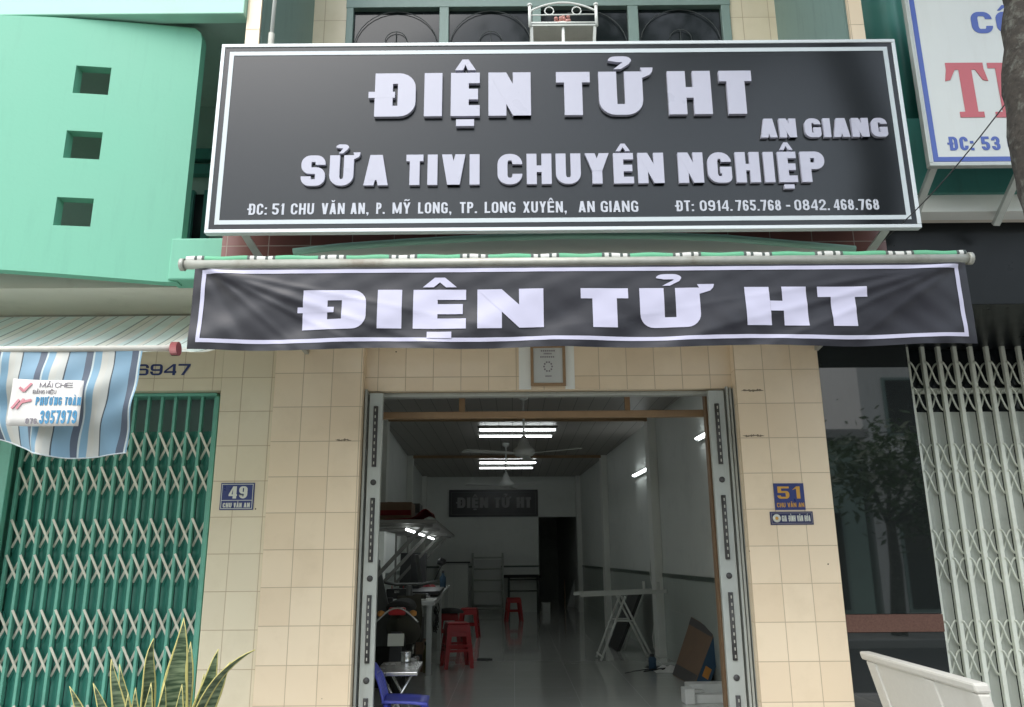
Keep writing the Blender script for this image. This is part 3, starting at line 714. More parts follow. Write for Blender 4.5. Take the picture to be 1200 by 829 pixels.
# folding gates -------------------------------------------------
def folding_gate(root, x0, x1, ztop, zbot, Y, nb, mbar, mlat, msheet, rows, xh, curve, sheet_top, bw=.03):
    sp = (x1-x0)/nb
    for k in range(nb+1):
        x = x0+k*sp
        m = MB().box(x-bw/2, x+bw/2, Y-.02, Y+.012, zbot, ztop)
        m.build('bar', mbar, root, bevel=.003)
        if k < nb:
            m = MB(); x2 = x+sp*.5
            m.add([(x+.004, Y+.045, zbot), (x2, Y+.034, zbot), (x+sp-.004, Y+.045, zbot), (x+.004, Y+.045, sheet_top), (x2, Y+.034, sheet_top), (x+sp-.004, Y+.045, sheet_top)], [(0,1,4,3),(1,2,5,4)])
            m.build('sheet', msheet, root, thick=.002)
    for z in rows:
        if not curve:
            m = MB()
            for k in range(nb):
                xa_ = x0+k*sp; m.bar((xa_+.012, Y+.026, z+xh*.93), (xa_+sp-.012, Y+.026, z-.03), .012, .003)
                m.bar((xa_+.012, Y+.030, z-.03), (xa_+sp-.012, Y+.030, z+xh*.93), .012, .003)
            m.build('rear_shadow_lattice_row', msheet, root)  # darker duplicate strips behind stand in for the shadows of the crossed lattice
        m = MB()
        for k in range(nb):
            xa_, xb_ = x0+k*sp, x0+(k+1)*sp
            for s in (0, 1):
                ya, yb = (Y-.026, Y+.02) if s == 0 else (Y+.022, Y+.028)
                p0 = Vector((xa_+.008, ya, z+(xh if s == 0 else 0))); p1 = Vector((xb_-.008, yb, z+(0 if s == 0 else xh)))
                if curve:
                    pts = []
                    for t in [i/8 for i in range(9)]:
                        p = p0.lerp(p1, t); p.z += curve*math.sin(t*2*math.pi)*(1 if s == 0 else -1); pts.append(p)
                    m.tube(pts, .0075, 5)
                else:
                    m.bar(p0, p1, .0165, .005)
        m.build('lattice_row', mlat, root)

gt = thing('folding_gate', 'green folding steel gate with cream crossed lattice, partly under striped awning', 'gate', (-2.6, .15, -.1))
gY = .15
gxa, gxb = at(22,560,gY).x, at(246,560,gY).x
zt = at(200,466,gY).z
rows = []
z = 2.52
for zc in (2.50, 2.30):
    pass
base = at(150,641,gY).z               # foot of the upper crossed row of a pair
for k in range(-3, 4):
    zz = base+k*.615
    rows += [zz, zz-.245]
rows = [r_ for r_ in rows if -.05 < r_ < zt-.18]
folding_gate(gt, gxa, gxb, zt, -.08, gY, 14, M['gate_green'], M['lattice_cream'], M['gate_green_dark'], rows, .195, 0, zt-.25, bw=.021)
MB().box(gxa-.05, gxb+.02, gY-.06, gY+.1, zt, z_lin-.003).build('top_track', M['gate_green'], gt, bevel=.004)
MB().box(gxb+.012, gxb+.035, gY-.04, gY+.08, -.08, zt-.002).build('end_post', M['gate_green'], gt, bevel=.004)
MB().box(gxa-.75, gxa-.02, gY-.1, gY-.05, -.08, zt).build('side_panel', M['gate_green'], gt, bevel=.004)
MB().box(gxa-.14, gxa-.125, gY-.112, gY-.101, -.08, zt).build('panel_seam', M['gate_green_dark'], gt)

# striped awning of the mint house -----------------------------------------
aw = thing('striped_awning', 'faded striped canvas awning with a blue striped hanging flap over the green gate', 'awning', (-3, -1.7, 2.5))
aY = -1.7
pr, pl = at(208,411,aY), at(0,408,aY)
axr = pr.x; axl = axr-3.2
zbar = (at(100,409,aY)).z
zwall = zg0-.008; awY = -.44
def canvas(u, v):
    x = axl+(axr-axl)*u; y = aY+(awY-aY)*v
    z = zbar+(zwall-zbar)*v-.13*math.sin(math.pi*v)*(1-.5*v)
    return Vector((x, y+.0, z+.008*math.sin(x*9)*math.sin(math.pi*v)))
PALE = [(0,(.66,.78,.74)),(.20,(.30,.36,.34)),(.24,(.71,.73,.66)),(.36,(.36,.41,.38)),(.38,(.72,.74,.69)),(.52,(.64,.76,.74)),(.62,(.32,.38,.36)),(.65,(.66,.77,.74)),(.84,(.72,.74,.68)),(.94,(.36,.40,.38)),(.96,(.7,.8,.76))]
M['canvas'] = stripe_mat('faded_canvas', .36, PALE, rough=.75, transl=.5, dirt=.22)
c = MB().grid(canvas, 90, 16).build('canvas', M['canvas'], aw)
set_across(c, lambda i, co: co.x+10)
MB().tube([(axl, aY, zbar), (axr-.03, aY, zbar)], .016, 10).build('front_bar', M['bar_white'], aw)
MB().lathe((axr-.01, aY, zbar-.004), [(0,-.018),(.036,-.018),(.036,-.018),(.036,.016),(.036,.016),(0,.016)], 18, Matrix.Rotation(R(90),3,'Y')).build('end_cap', M['cap_red'], aw)
def flap(u, v):                         # v down
    xr0 = at(168,414,aY).x; dep = .475
    xr = xr0-.085*v+.0*v
    x = xr+(-2.7-xr)*u
    s = (xr-x)
    z = zbar-.015-dep*v*(1+.012*math.sin(s*5))-.055*v*math.exp(-((s-.25)/.28)**2)+.05*v*math.exp(-((s-.72)/.2)**2)
    y = aY-.01+.05*v*math.sin(s*11+.7*v)+.022*math.sin(s*23+2*v)*v+.012*math.sin(s*37+9*v)*v+.008*math.sin(s*16-14*v)*math.sin(math.pi*v)+.10*v*v+.010*math.sin(v*9+s*4)
    x += .02*math.sin(v*5+s*3)*v
    return Vector((x, y, z))
BLUE = [(0,(.56,.57,.53)),(.13,(.06,.08,.10)),(.16,(.22,.36,.47)),(.52,(.10,.125,.17)),(.67,(.54,.62,.62)),(.71,(.22,.38,.50)),(.86,(.58,.575,.52))]
M['flap'] = stripe_mat('blue_striped_canvas', .235, BLUE, rough=.6, transl=.12, dirt=.18)
o = MB().grid(flap, 110, 26).build('flap', M['flap'], aw)
xr0 = at(168,414,aY).x
nu = 111
set_across(o, lambda i, co: 10-((i % nu)/110)*(-(-2.7-xr0))+.045)
cpts = [flap(u, 1) for u in [i/60 for i in range(61)]]
MB().tube(cpts, .004, 5).build('hem', M['line_white'], o)
MB().tube([(axl, awY, zwall), (axr, awY, zwall)], .007, 8).build('rear_tube', M['rust'], aw)

# advert card on the flap
cy_ = aY-.065
p00 = at(8,500,cy_); p11 = at(101,444,cy_)
cd_ = thing('advert_card', 'small white advertising card with blue lettering, fixed to the striped awning flap', 'advert', (p00.x, cy_, p00.z))
def cardm(u, v): 
    a, b, c_, d = at(7,499,cy_), at(93,500,cy_), at(100,447,cy_), at(16,444,cy_)
    p = (a*(1-u)+b*u)*(1-v)+(d*(1-u)+c_*u)*v
    p.y += .012*math.sin(u*5)
    return p
MB().grid(cardm, 16, 6).build('sheet', M['card'], cd_, thick=.003)
def card_text(txt, u0, u1, v0, vh, mat, name, tv=.22, th=.17, gap=.14):
    W_, H_ = .40, .25
    L = layout(txt, (u1-u0)*W_, vh*H_, tv, th, gap)
    mb = MB()
    def f(u, v, d):
        p = cardm(u0+u/W_, v0+v/H_); p.y -= .003+d; return p
    for g_ in L: letter_mb(mb, g_, f, .0015, .0002)
    mb.build(name, mat, cd_)
card_text('MÁI CHE', .36, .86, .84, .11, M['card_grey'], 'heading', .15, .12)
card_text('BẢNG HIỆU', .28, .62, .70, .08, M['card_grey'], 'heading', .12, .1)
card_text('PHƯƠNG TOÀN', .34, 1.0, .45, .18, M['card_blue'], 'name_line')
card_text('076.', .24, .42, .05, .12, M['card_grey'], 'phone_line')
card_text('3957979', .43, .97, .05, .29, M['card_blue'], 'phone_line')
mb = MB()
for (a, b, c2, d2) in ((.04,.36,.12,.56),(.10,.36,.18,.58),(.14,.5,.28,.56)):
    p = cardm(a, b); q = cardm(c2, d2); p.y -= .005; q.y -= .005
    MB().bar(p, q, .012, .002).build('logo_stripe', M['card_pink'], cd_)
for (a, b, c2, d2) in ((.10,.82,.16,.74),(.16,.74,.25,.93)):
    p = cardm(a, b); q = cardm(c2, d2); p.y -= .005; q.y -= .005
    mb.bar(p, q, .012, .002)
mb.build('logo', M['card_pink'], cd_)

# ------------------------------------------------------------ grey gate house on the right (53)
gh = thing('granite_house', 'house with black granite pillar and dark fascia, behind the white sign on the right', 'house', (3.5, 0, 0))
gxr = at(1062,410,.02).x
zbr0, zbr1 = at(1040,741,.02).z, at(1040,720,.02).z
zgt = 3.42; zk0 = at(1130,357,-.85).z
MB().box(XR+.004, gxr, .02, .3, -.1, zbr0).box(XR+.004, gxr, .02, .3, zbr1, zk0+.3).build('granite_pillar', M['granite'], gh, bevel=.003)
MB().box(XR+.004, gxr, .014, .3, zbr0+.001, zbr1-.001).build('granite_band', M['granite_brown'], gh)
zk0 = at(1130,357,-.85).z
zs0 = at(1130,258,-.9).z
MB().box(XR+.004, 7.5, -.85, .3, zk0, zs0+.1).build('shutter_box', M['black_box'], gh, bevel=.004)
MB().box(XR+.004, 7.5, -1.0, -.851, zs0+.002, zs0+.15).build('soffit', M['soffit'], gh)
zt1_ = at(1130,231,-1.0).z; zt2_ = at(1130,190,-1.0).z
MB().box(XR+.004, 7.5, -1.03, -.9, zs0, zt1_).build('slab_edge', M['pilaster'], gh)
MB().box(XR+.004, 7.5, -1.06, -.95, zt1_+.001, 4.2).build('fascia', M['teal_trim'], gh)
MB().box(XR+.004, 7.5, .45, 9, -.1, 8).build('house_wall', M['teal_paint'], gh)
mb = MB()
x = at(1012,60,-.95).x
mb.grid(lambda u, v: Vector((x-.02+1.6*u, -.95+.045*math.sin(u*34), 4.0+3*v)), 60, 2)
mb.build('corrugated_wall', M['teal_trim'], gh, thick=.004)

g2 = thing('folding_gate', 'grey folding steel gate with curved lattice beside the black granite pillar', 'gate', (3.5, .2, -.1))
gY2 = .22
ga = at(1066,450,gY2).x
sp = .1225
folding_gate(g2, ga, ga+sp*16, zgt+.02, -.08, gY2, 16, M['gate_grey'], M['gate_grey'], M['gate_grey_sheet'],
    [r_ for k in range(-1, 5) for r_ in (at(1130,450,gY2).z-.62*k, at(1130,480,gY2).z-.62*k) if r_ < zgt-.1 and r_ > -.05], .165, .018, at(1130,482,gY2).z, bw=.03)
MB().box(ga-.01, ga+sp*16, gY2+.07, gY2+.1, at(1130,459,gY2).z, at(1130,453,gY2).z).build('cross_rail', M['gate_grey'], g2)
MB().box(ga-.01, ga+sp*16, gY2+.07, gY2+.1, at(1130,402,gY2).z, at(1130,395,gY2).z).build('cross_rail', M['gate_grey'], g2)
MB().box(ga-.02, ga+sp*16, gY2+.12, gY2+.13, -.08, zgt+.02).build('glass_panel', M['glass_dark'], g2)

# ------------------------------------------------------------ main sign
SY = -1.47
q = [at(258,52,SY), at(1048,47,SY), at(242,275,SY), at(1080,266,SY)]
sx0, sx1 = (q[0].x+q[2].x)/2, (q[1].x+q[3].x)/2
sz0, sz1 = (q[2].z+q[3].z)/2, (q[0].z+q[1].z)/2
sign = thing('shop_sign', 'large black sign board with raised white letters on top of the shop front', 'sign', ((sx0+sx1)/2, SY, sz0))
MB().box(sx0+.02, sx1-.02, SY, SY+.035, sz0+.02, sz1-.02).build('panel', M['sign_black'], sign)
f = .022
fr = MB().box(sx0, sx1, SY-.006, SY+.04, sz0, sz0+f).box(sx0, sx1, SY-.006, SY+.04, sz1-f, sz1).box(sx0, sx0+f, SY-.006, SY+.04, sz0+f, sz1-f).box(sx1-f, sx1, SY-.006, SY+.04, sz0+f, sz1-f)
fr.build('frame', M['alu'], sign, bevel=.003)
i0, t = .052, .026
MB().box(sx0+i0, sx1-i0, SY-.003, SY-.0005, sz0+i0, sz0+i0+t).box(sx0+i0, sx1-i0, SY-.003, SY-.0005, sz1-i0-t, sz1-i0).box(sx0+i0, sx0+i0+t, SY-.003, SY-.0005, sz0+i0+t, sz1-i0-t).box(sx1-i0-t, sx1-i0, SY-.003, SY-.0005, sz0+i0+t, sz1-i0-t).build('border_line', M['line_white'], sign)
def sign_words(words, y_top, y_base, Y, tv, th, gap, mat, parent, name, depth, per):
    """words: (text, x0, x1) in photo pixels"""
    xm = sum(a+b for _, a, b in words)/2/len(words); SY_ = Y; Y = Y-depth
    z1_, z0_ = at(xm, y_top, Y).z, at(xm, y_base, Y).z
    ym = (y_top+y_base)/2
    for wd, a, b in words:
        wall_text(wd, at(a, ym, Y).x, at(b, ym, Y).x, z0_, z1_-z0_, SY_, tv, th, gap, mat, parent, name, depth, per, lift=.0008)
sign_words((('ĐIỆN',432,622),('TỬ',652,766),('HT',783,882)), 84.5, 135, SY, .37, .245, .18, M['letter'], sign, 'raised_letter', .024, True)
sign_words((('SỬA',353,455),('TIVI',476,562),('CHUYÊN',583,778),('NGHIỆP',795,967)), 180.5, 216, SY, .30, .215, .13, M['letter'], sign, 'raised_letter', .020, True)
sign_words((('AN',891,933),('GIANG',943,1040)), 139, 161, SY, .36, .25, .13, M['letter'], sign, 'raised_letter', .020, True)
sign_words((('ĐC:',290,313),('51',319,333),('CHU',341,368),('VĂN',377,404),('AN,',411,432),('P.',441,451),('MỸ',460,481),('LONG,',490,529),('TP.',539,559),('LONG',568,604),('XUYÊN,',613,664),('AN',678,697),('GIANG',704,748)), 237.5, 250.5, SY, .18, .15, .13, M['print'], sign, 'address_line', .002, False)
sign_words((('ĐT:',791,813),('0914.',820,858),('765.768',862,915),('-',921,926),('0842.',931,972),('468.768',977,1030)), 234.5, 247, SY, .18, .15, .13, M['print'], sign, 'phone_line', .002, False)
for px in (286, 1040):
    a = at(px, 272, SY+.05); sgn = 1 if px < 600 else -1
    MB().bar((a.x, SY+.06, sz0+.02), (a.x+sgn*.10, BY+.03, sz0-.16), .04, .03).build('bracket', M['steel'], sign)
    MB().bar((a.x, SY+.11, sz0+.5), (a.x, BY, sz0+.5), .04, .04).build('bracket', M['steel'], sign)

# ------------------------------------------------------------ roller awning and the banner hung from it
NY = -1.42
bl_, br_ = at(214,311,NY), at(1136,303,NY)
zb_ = (at(600,307.5,NY)).z
ra = thing('roller_awning', 'rolled up green and white striped awning on a steel tube above the banner', 'awning', ((bl_.x+br_.x)/2, NY, zb_))
MB().tube([(bl_.x, NY, zb_), (br_.x, NY, zb_)], .027, 12).build('tube', M['rust'], ra)
M['roll'] = stripe_mat('green_striped_canvas', .40, [(0,(.13,.42,.24)),(.36,(.07,.09,.08)),(.40,(.62,.62,.58)),(.46,(.06,.08,.07)),(.50,(.64,.64,.6)),(.62,(.06,.08,.07)),(.66,(.62,.62,.58)),(.72,(.07,.09,.08)),(.76,(.13,.42,.24))], rough=.7)
mb = MB()
n = 120
mb.tube([(bl_.x+.02+(br_.x-bl_.x-.04)*k/n, NY+.004, zb_+.030+.003*math.sin(k*.9)) for k in range(n+1)], .022, 8)
o = mb.build('rolled_canvas', M['roll'], ra); set_across(o, lambda i, co: co.x+10)
for x in (bl_.x, br_.x): MB().tube([(x-.012, NY, zb_), (x+.012, NY, zb_)], .036, 12).build('end_cap', M['rust'], ra)
for x in (bl_.x+.35, br_.x-.35):
    MB().bar((x, NY, zb_-.01), (x, .02, 2.95), .03, .03).build('arm', M['rust'], ra)
BN = NY-.035
b0, b1, b2, b3 = at(228,314,BN), at(1131,309,BN), at(220,410,BN), at(1146,404,BN)
nx0, nx1 = (b0.x+b2.x)/2, (b1.x+b3.x)/2
nz1, nz0 = (b0.z+b1.z)/2, (b2.z+b3.z)/2
ban = thing('banner', 'black vinyl banner with large white lettering hanging across the shop front under the awning tube', 'banner', ((nx0+nx1)/2, BN, nz0))
def gauss(x, s): return math.exp(-(x/s)**2)
folds = []
rn = random.Random(3)
for k in range(6): folds.append((0.02+.05*k, 1.0, 0.55+.42*k, -.05-.12*k*0, .016-.0016*k, .035))      # fans from the top left corner
def bdisp(x, z):
    u = (x-nx0)/(nx1-nx0); v = (nz1-z)/(nz1-nz0)          # v down
    y = 0
    s = x-nx0; e = nx1-x; dz = nz1-z
    for sl_, am_, sg in ((.22,.006,.012),(.36,.010,.022),(.52,.006,.012),(.85,.006,.018),(1.7,-.006,.03)):    # creases leaving the upper left corner
        d_ = (dz-sl_*(s-.06))/math.hypot(1, sl_); y -= am_*gauss(d_, sg)*min(1, s/.15)*math.exp(-s/1.1)*1.3*(1-.5*v)
    for sl_, am_, sg in ((.16,.006,.012),(.27,.010,.020),(.42,.008,.014),(.7,.006,.016)):
        d_ = (dz-sl_*(e-.03))/math.hypot(1, sl_); y -= am_*gauss(d_, sg)*min(1, e/.15)*math.exp(-e/1.1)*1.3*(1-.5*v)
    y -= .005*v*math.sin(x*4.2+1+v*2)+.002*v*math.sin(x*9.7+v*5)+.001*math.sin(x*17+z*11)*v
    y -= .0009*math.sin(x*31+z*40+2*math.sin(x*5))*(.3+v)+.0006*math.sin(x*23-z*55+1.7*math.sin(z*9))
    y -= .003*math.sin((x*1.1+z*4.5)*3.3)*math.sin(v*math.pi)+.0045*math.sin((x*2.3-z*5)*4+1.3)*v
    return y
def bpt(x, z, lift=0):
    v = (nz1-z)/(nz1-nz0)
    return Vector((x, BN+bdisp(x, z)-lift, z+.006*v*math.sin(x*6)))
BNX, BNZ = 260, 36
o = MB().grid(lambda u, v: bpt(nx0+(nx1-nx0)*u, nz1+(nz0-nz1)*v), BNX, BNZ).build('cloth', M['banner'], ban)
def conform(mb2d, name, mat, lift):
    """cut flat pieces on the cloth's own grid so they lie on it"""
    me = bpy.data.meshes.new(name); me.from_pydata([(v.x, v.y, v.z) for v in mb2d.v], [], mb2d.f)
    bm = bmesh.new(); bm.from_mesh(me)
    for k in range(1, BNX):
        x = nx0+(nx1-nx0)*k/BNX
        bmesh.ops.bisect_plane(bm, geom=bm.verts[:]+bm.edges[:]+bm.faces[:], plane_co=(x,0,0), plane_no=(1,0,0))
    for k in range(1, BNZ):
        z = nz1+(nz0-nz1)*k/BNZ
        bmesh.ops.bisect_plane(bm, geom=bm.verts[:]+bm.edges[:]+bm.faces[:], plane_co=(0,0,z), plane_no=(0,0,1))
    for v in bm.verts: v.co = bpt(v.co.x, v.co.z, lift+v.co.y)-ban.location
    bmesh.ops.recalc_face_normals(bm, faces=bm.faces)
    for f_ in bm.faces: f_.smooth = True
    bm.to_mesh(me); bm.free(); me.materials.append(mat)
    ob = bpy.data.objects.new(name, me); COL.objects.link(ob); ob.parent = ban
    return ob
def flatrect(mb, x0, x1, z0, z1): mb.add([(x0,0,z0),(x1,0,z0),(x1,0,z1),(x0,0,z1)], [(0,1,2,3)])
bl = MB(); t = .022; ex, et, eb = .045, .012, .038
flatrect(bl, nx0+ex, nx1-ex, nz1-et-t, nz1-et); flatrect(bl, nx0+ex, nx1-ex, nz0+eb, nz0+eb+t)
flatrect(bl, nx0+ex, nx0+ex+t, nz0+eb+t, nz1-et-t); flatrect(bl, nx1-ex-t, nx1-ex, nz0+eb+t, nz1-et-t)
conform(bl, 'border_line', M['banner_white'], .003)
z1_, z0_ = at(690,338.5,BN).z, at(690,384,BN).z
pi = 0
for wd, a, b in (('ĐIỆN',349,637),('TỬ',681,838),('HT',874,1018)):
    xa_, xb_ = at(a,362,BN).x, at(b,362,BN).x
    for gch in layout(wd, xb_-xa_, z1_-z0_, .60, .26, .28):
        for n_, pc in enumerate(gch):
            pi = n_
        bmL = MB()
        for n_, pc in enumerate(gch):
            for qd in pc: bmL.add([(xa_+u, .0008*n_, z0_+v) for u, v in qd], [tuple(range(len(qd)))])
        conform(bmL, 'printed_letter', M['banner_white'], .004)

# ------------------------------------------------------------ number plates and certificate
def plate(name, label, cat, x0, y0, x1, y1, Y, mat, rim):
    a, b = at(x0, y1, Y), at(x1, y0, Y)
    t = thing(name, label, cat, (a.x, Y, a.z))
    MB().box(a.x, b.x, Y-.006, Y, a.z, b.z).build('plate', mat, t, bevel=.002)
    if rim:
        e, wd = .008, .004
        MB().box(a.x+e, b.x-e, Y-.0075, Y-.0062, a.z+e, a.z+e+wd).box(a.x+e, b.x-e, Y-.0075, Y-.0062, b.z-e-wd, b.z-e).box(a.x+e, a.x+e+wd, Y-.0075, Y-.0062, a.z+e+wd, b.z-e-wd).box(b.x-e-wd, b.x-e, Y-.0075, Y-.0062, a.z+e+wd, b.z-e-wd).build('rim', rim, t)
    return t, a, b
def ptext(t, txt, a, b, u0, u1, v0, v1, Y, mat, name, tv, th, gap=.12):
    W_, H_ = b.x-a.x, b.z-a.z
    wall_text(txt, a.x+u0*W_, a.x+u1*W_, a.z+v0*H_, (v1-v0)*H_, Y-.0062, tv, th, gap, mat, t, name, .0012)
t, a, b = plate('house_number_plate', 'blue enamel house number plate 49 on old cream tiles', 'number plate', 257, 566, 299, 598, .0195, M['plate_blue'], M['plate_white'])
ptext(t, '49', a, b, .25, .80, .42, .87, .0195, M['plate_white'], 'number', .30, .14, .16)
ptext(t, 'CHU', a, b, .10, .36, .09, .26, .0195, M['plate_white'], 'street_name', .24, .18)
ptext(t, 'VĂN', a, b, .42, .66, .09, .26, .0195, M['plate_white'], 'street_name', .22, .18)
ptext(t, 'AN', a, b, .72, .90, .09, .26, .0195, M['plate_white'], 'street_name', .24, .18)
MB().box(a.x+.012, b.x-.012, .0195-.0075, .0195-.0062, a.z+(b.z-a.z)*.34, a.z+(b.z-a.z)*.34+.004).build('divider', M['plate_white'], t)
t, a, b = plate('house_number_plate', 'purple blue house number plate 51 with gold figures on the right pillar', 'number plate', 908.5, 566.5, 941, 598, -.0005, M['plate_blue'], None)
ptext(t, '5', a, b, .10, .50, .42, .88, -.0005, M['gold'], 'number', .30, .16)
ptext(t, '1', a, b, .60, .86, .42, .88, -.0005, M['gold'], 'number', .30, .16)
ptext(t, 'CHU VĂN AN', a, b, .06, .96, .10, .27, -.0005, M['gold'], 'street_name', .16, .16, .1)
t, a, b = plate('family_plate', 'small dark navy plate with a round emblem below the gold number plate', 'plate', 903, 599.5, 952, 615.5, -.0005, M['plate_navy'], M['card_grey'])
ptext(t, 'GIA ĐÌNH VĂN HÓA', a, b, .27, .93, .26, .70, -.0005, M['plate_white'], 'lettering', .2, .16, .1)
cx_, cz_ = a.x+(b.x-a.x)*.15, (a.z+b.z)/2
ax = Matrix.Rotation(R(90), 3, 'X')
MB().lathe((cx_, -.0085, cz_), [(.0, .002), (.028, .002), (.028, 0)], 20, ax).build('emblem', M['plate_white'], t)
MB().lathe((cx_, -.0095, cz_), [(.0, .002), (.012, .002), (.012, 0)], 12, ax).build('emblem_centre', M['gold'], t)
MB().box(cx_-.012, cx_+.012, -.0125, -.0117, cz_-.002, cz_+.002)
cY = .0915
a, b = at(622,453,cY), at(662,405,cY)
ct = thing('certificate', 'framed paper certificate fixed above the shop door', 'certificate', (a.x, cY, a.z))
e = .022
MB().box(a.x, b.x, cY-.02, cY, a.z, a.z+e).box(a.x, b.x, cY-.02, cY, b.z-e, b.z).box(a.x, a.x+e, cY-.02, cY, a.z+e, b.z-e).box(b.x-e, b.x, cY-.02, cY, a.z+e, b.z-e).build('frame', M['trim_wood'], ct, bevel=.003)
MB().box(a.x+e, b.x-e, cY-.012, cY-.002, a.z+e, b.z-e).build('paper', M['white_board'], ct)
mb = MB(); W_, H_ = b.x-a.x, b.z-a.z
for v, u0, u1 in ((.84,.30,.72),(.77,.38,.62),(.69,.28,.70),(.22,.42,.60)):
    n = 7
    for k in range(n):
        ua = u0+(u1-u0)*k/n; mb.box(a.x+ua*W_, a.x+(ua+(u1-u0)/n*.7)*W_, cY-.0135, cY-.0125, a.z+v*H_, a.z+(v+.035)*H_)
for k in range(10):
    an = 2*math.pi*k/10; mb.cbox((a.x+.5*W_+.03*math.cos(an), cY-.013, a.z+.47*H_+.035*math.sin(an)), .012, .001, .012)
mb.build('print', M['card_grey'], ct)

# ------------------------------------------------------------ white sign of the neighbour
WY = -1.36
wa, wb = at(1061,0,WY), at(1088,195,WY)
wx0 = (wa.x+wb.x)/2; wz0 = wb.z; wx1 = wx0+3.6; wz1 = wz0+1.32
ws = thing('neighbour_sign', 'white sign board with blue border and red lettering, partly behind the tree trunk', 'sign', ((wx0+wx1)/2, WY, wz0))
MB().box(wx0+.015, wx1-.015, WY, WY+.03, wz0+.015, wz1-.015).build('panel', M['sign_white'], ws)
f = .02
MB().box(wx0, wx1, WY-.005, WY+.035, wz0, wz0+f).box(wx0, wx1, WY-.005, WY+.035, wz1-f, wz1).box(wx0, wx0+f, WY-.005, WY+.035, wz0+f, wz1-f).box(wx1-f, wx1, WY-.005, WY+.035, wz0+f, wz1-f).build('frame', M['steel'], ws, bevel=.003)
i0, t = .028, .03
MB().box(wx0+i0, wx1-i0, WY-.003, WY-.0005, wz0+i0, wz0+i0+t).box(wx0+i0, wx1-i0, WY-.003, WY-.0005, wz1-i0-t, wz1-i0).box(wx0+i0, wx0+i0+t, WY-.003, WY-.0005, wz0+i0+t, wz1-i0-t).box(wx1-i0-t, wx1-i0, WY-.003, WY-.0005, wz0+i0+t, wz1-i0-t).build('border_line', M['blue'], ws)
def at_w(px, py): return at(px, py, WY)
def wtxt(txt, xa, xb, yt, yb, tv, th, gap, mat, nm):
    z0__ = at_w((xa+xb)/2, yb).z; z1__ = at_w((xa+xb)/2, yt).z
    x0__, x1__ = at_w(xa, (yt+yb)/2).x, at_w(xb, (yt+yb)/2).x
    wall_text(txt, x0__, x1__, z0__, z1__-z0__, WY, tv, th, gap, mat, ws, nm, .002, lift=.0006)
wtxt('CÔNG', 1138, 1252, 14, 39, .27, .2, .16, M['blue'], 'lettering')
wtxt('ĐC: 53 CHU VĂN AN', 1110, 1290, 160, 176, .23, .18, .14, M['blue'], 'lettering')
# big red slab serif letters
mb = MB()
def serifT(px0, px1, yt, yb):
    zt_, zb2 = at_w((px0+px1)/2, yt).z, at_w((px0+px1)/2, yb).z
    x0_, x1_ = at_w(px0, yt).x, at_w(px1, yt).x
    H_ = zt_-zb2; cx = (x0_+x1_)/2; W_ = x1_-x0_; k = .0006
    F_ = lambda u, v, d: Vector((u, WY-.0006-d, v))
    pcs = [rect(x0_+W_*.06, x1_-W_*.06, zt_-H_*.13, zt_), rect(cx-W_*.15, cx+W_*.15, zb2+H_*.1, zt_-H_*.13), rect(cx-W_*.28, cx+W_*.28, zb2, zb2+H_*.1),
           [[(x0_, zt_-H_*.34), (x0_+W_*.12, zt_-H_*.32), (x0_+W_*.26, zt_-H_*.131), (x0_+W_*.06, zt_-H_*.131)]], [[(x1_, zt_-H_*.34), (x1_-W_*.06, zt_-H_*.131), (x1_-W_*.26, zt_-H_*.131), (x1_-W_*.12, zt_-H_*.32)]]]
    letter_mb(mb, pcs, F_, .002)
def serifI(px0, px1, yt, yb):
    zt_, zb2 = at_w((px0+px1)/2, yt).z, at_w((px0+px1)/2, yb).z
    x0_, x1_ = at_w(px0, yt).x, at_w(px1, yt).x; H_ = zt_-zb2; W_ = x1_-x0_; cx = (x0_+x1_)/2
    F_ = lambda u, v, d: Vector((u, WY-.0006-d, v))
    letter_mb(mb, [rect(x0_, x1_, zt_-H_*.1, zt_), rect(x0_, x1_, zb2, zb2+H_*.1), rect(cx-W_*.26, cx+W_*.26, zb2+H_*.1, zt_-H_*.1)], F_, .002)
serifT(1104, 1154, 74, 138); serifI(1156, 1192, 74, 138)
mb.build('red_lettering', M['red'], ws)
for px in (1096, 1200):
    a = at(px, 200, WY+.05)
    MB().bar((a.x, WY+.06, wz0+.03), (a.x-.02, -1.0, wz0-.22), .04, .03).build('bracket', M['steel'], ws)

# ------------------------------------------------------------ pole, shrine tray, wire
pp = at(318.5,46,BY-.02)
po = thing('metal_pole', 'thin white metal pole with rusty foot behind the sign board', 'pole', (pp.x, BY-.03, pp.z-.7))
MB().tube([(pp.x, BY-.03, pp.z+.02), (pp.x+.02, BY-.03, pp.z+1.5)], .013, 8).build('shaft', M['white_paint'], po)
MB().tube([(pp.x, BY-.03, pp.z-.75), (pp.x, BY-.03, pp.z+.03)], .02, 8).build('foot', M['rust'], po)

ty_ = -1.38
a, b = at(621,28,ty_), at(699,26,ty_)
tray = thing('shrine_tray', 'small white wrought iron tray with arched railing above the sign board', 'shrine', ((a.x+b.x)/2, ty_, a.z))
zt_ = a.z
MB().box(a.x, b.x, ty_, ty_+.34, zt_-.015, zt_).build('tray_floor', M['steel'], tray)
wdt = b.x-a.x; cx = (a.x+b.x)/2
for x in (a.x, b.x):
    MB().tube([(x, ty_, zt_-.02), (x, ty_, zt_+.125)], .010, 8).lathe((x, ty_, zt_+.125), [(0,0),(.015,.002),(.015,.014),(0,.018)], 10).build('post', M['white_paint'], tray)
rl = MB().tube([(cx+(wdt/2)*t_, ty_, zt_+.085+.065*math.cos(t_*math.pi/2)**.8) for t_ in [k/10 for k in range(-10, 11)]], .006, 6)
rl.tube([(a.x, ty_, zt_+.06), (b.x, ty_, zt_+.065)], .004, 6); rl.tube([(a.x, ty_, zt_+.004), (b.x, ty_, zt_+.004)], .007, 6)
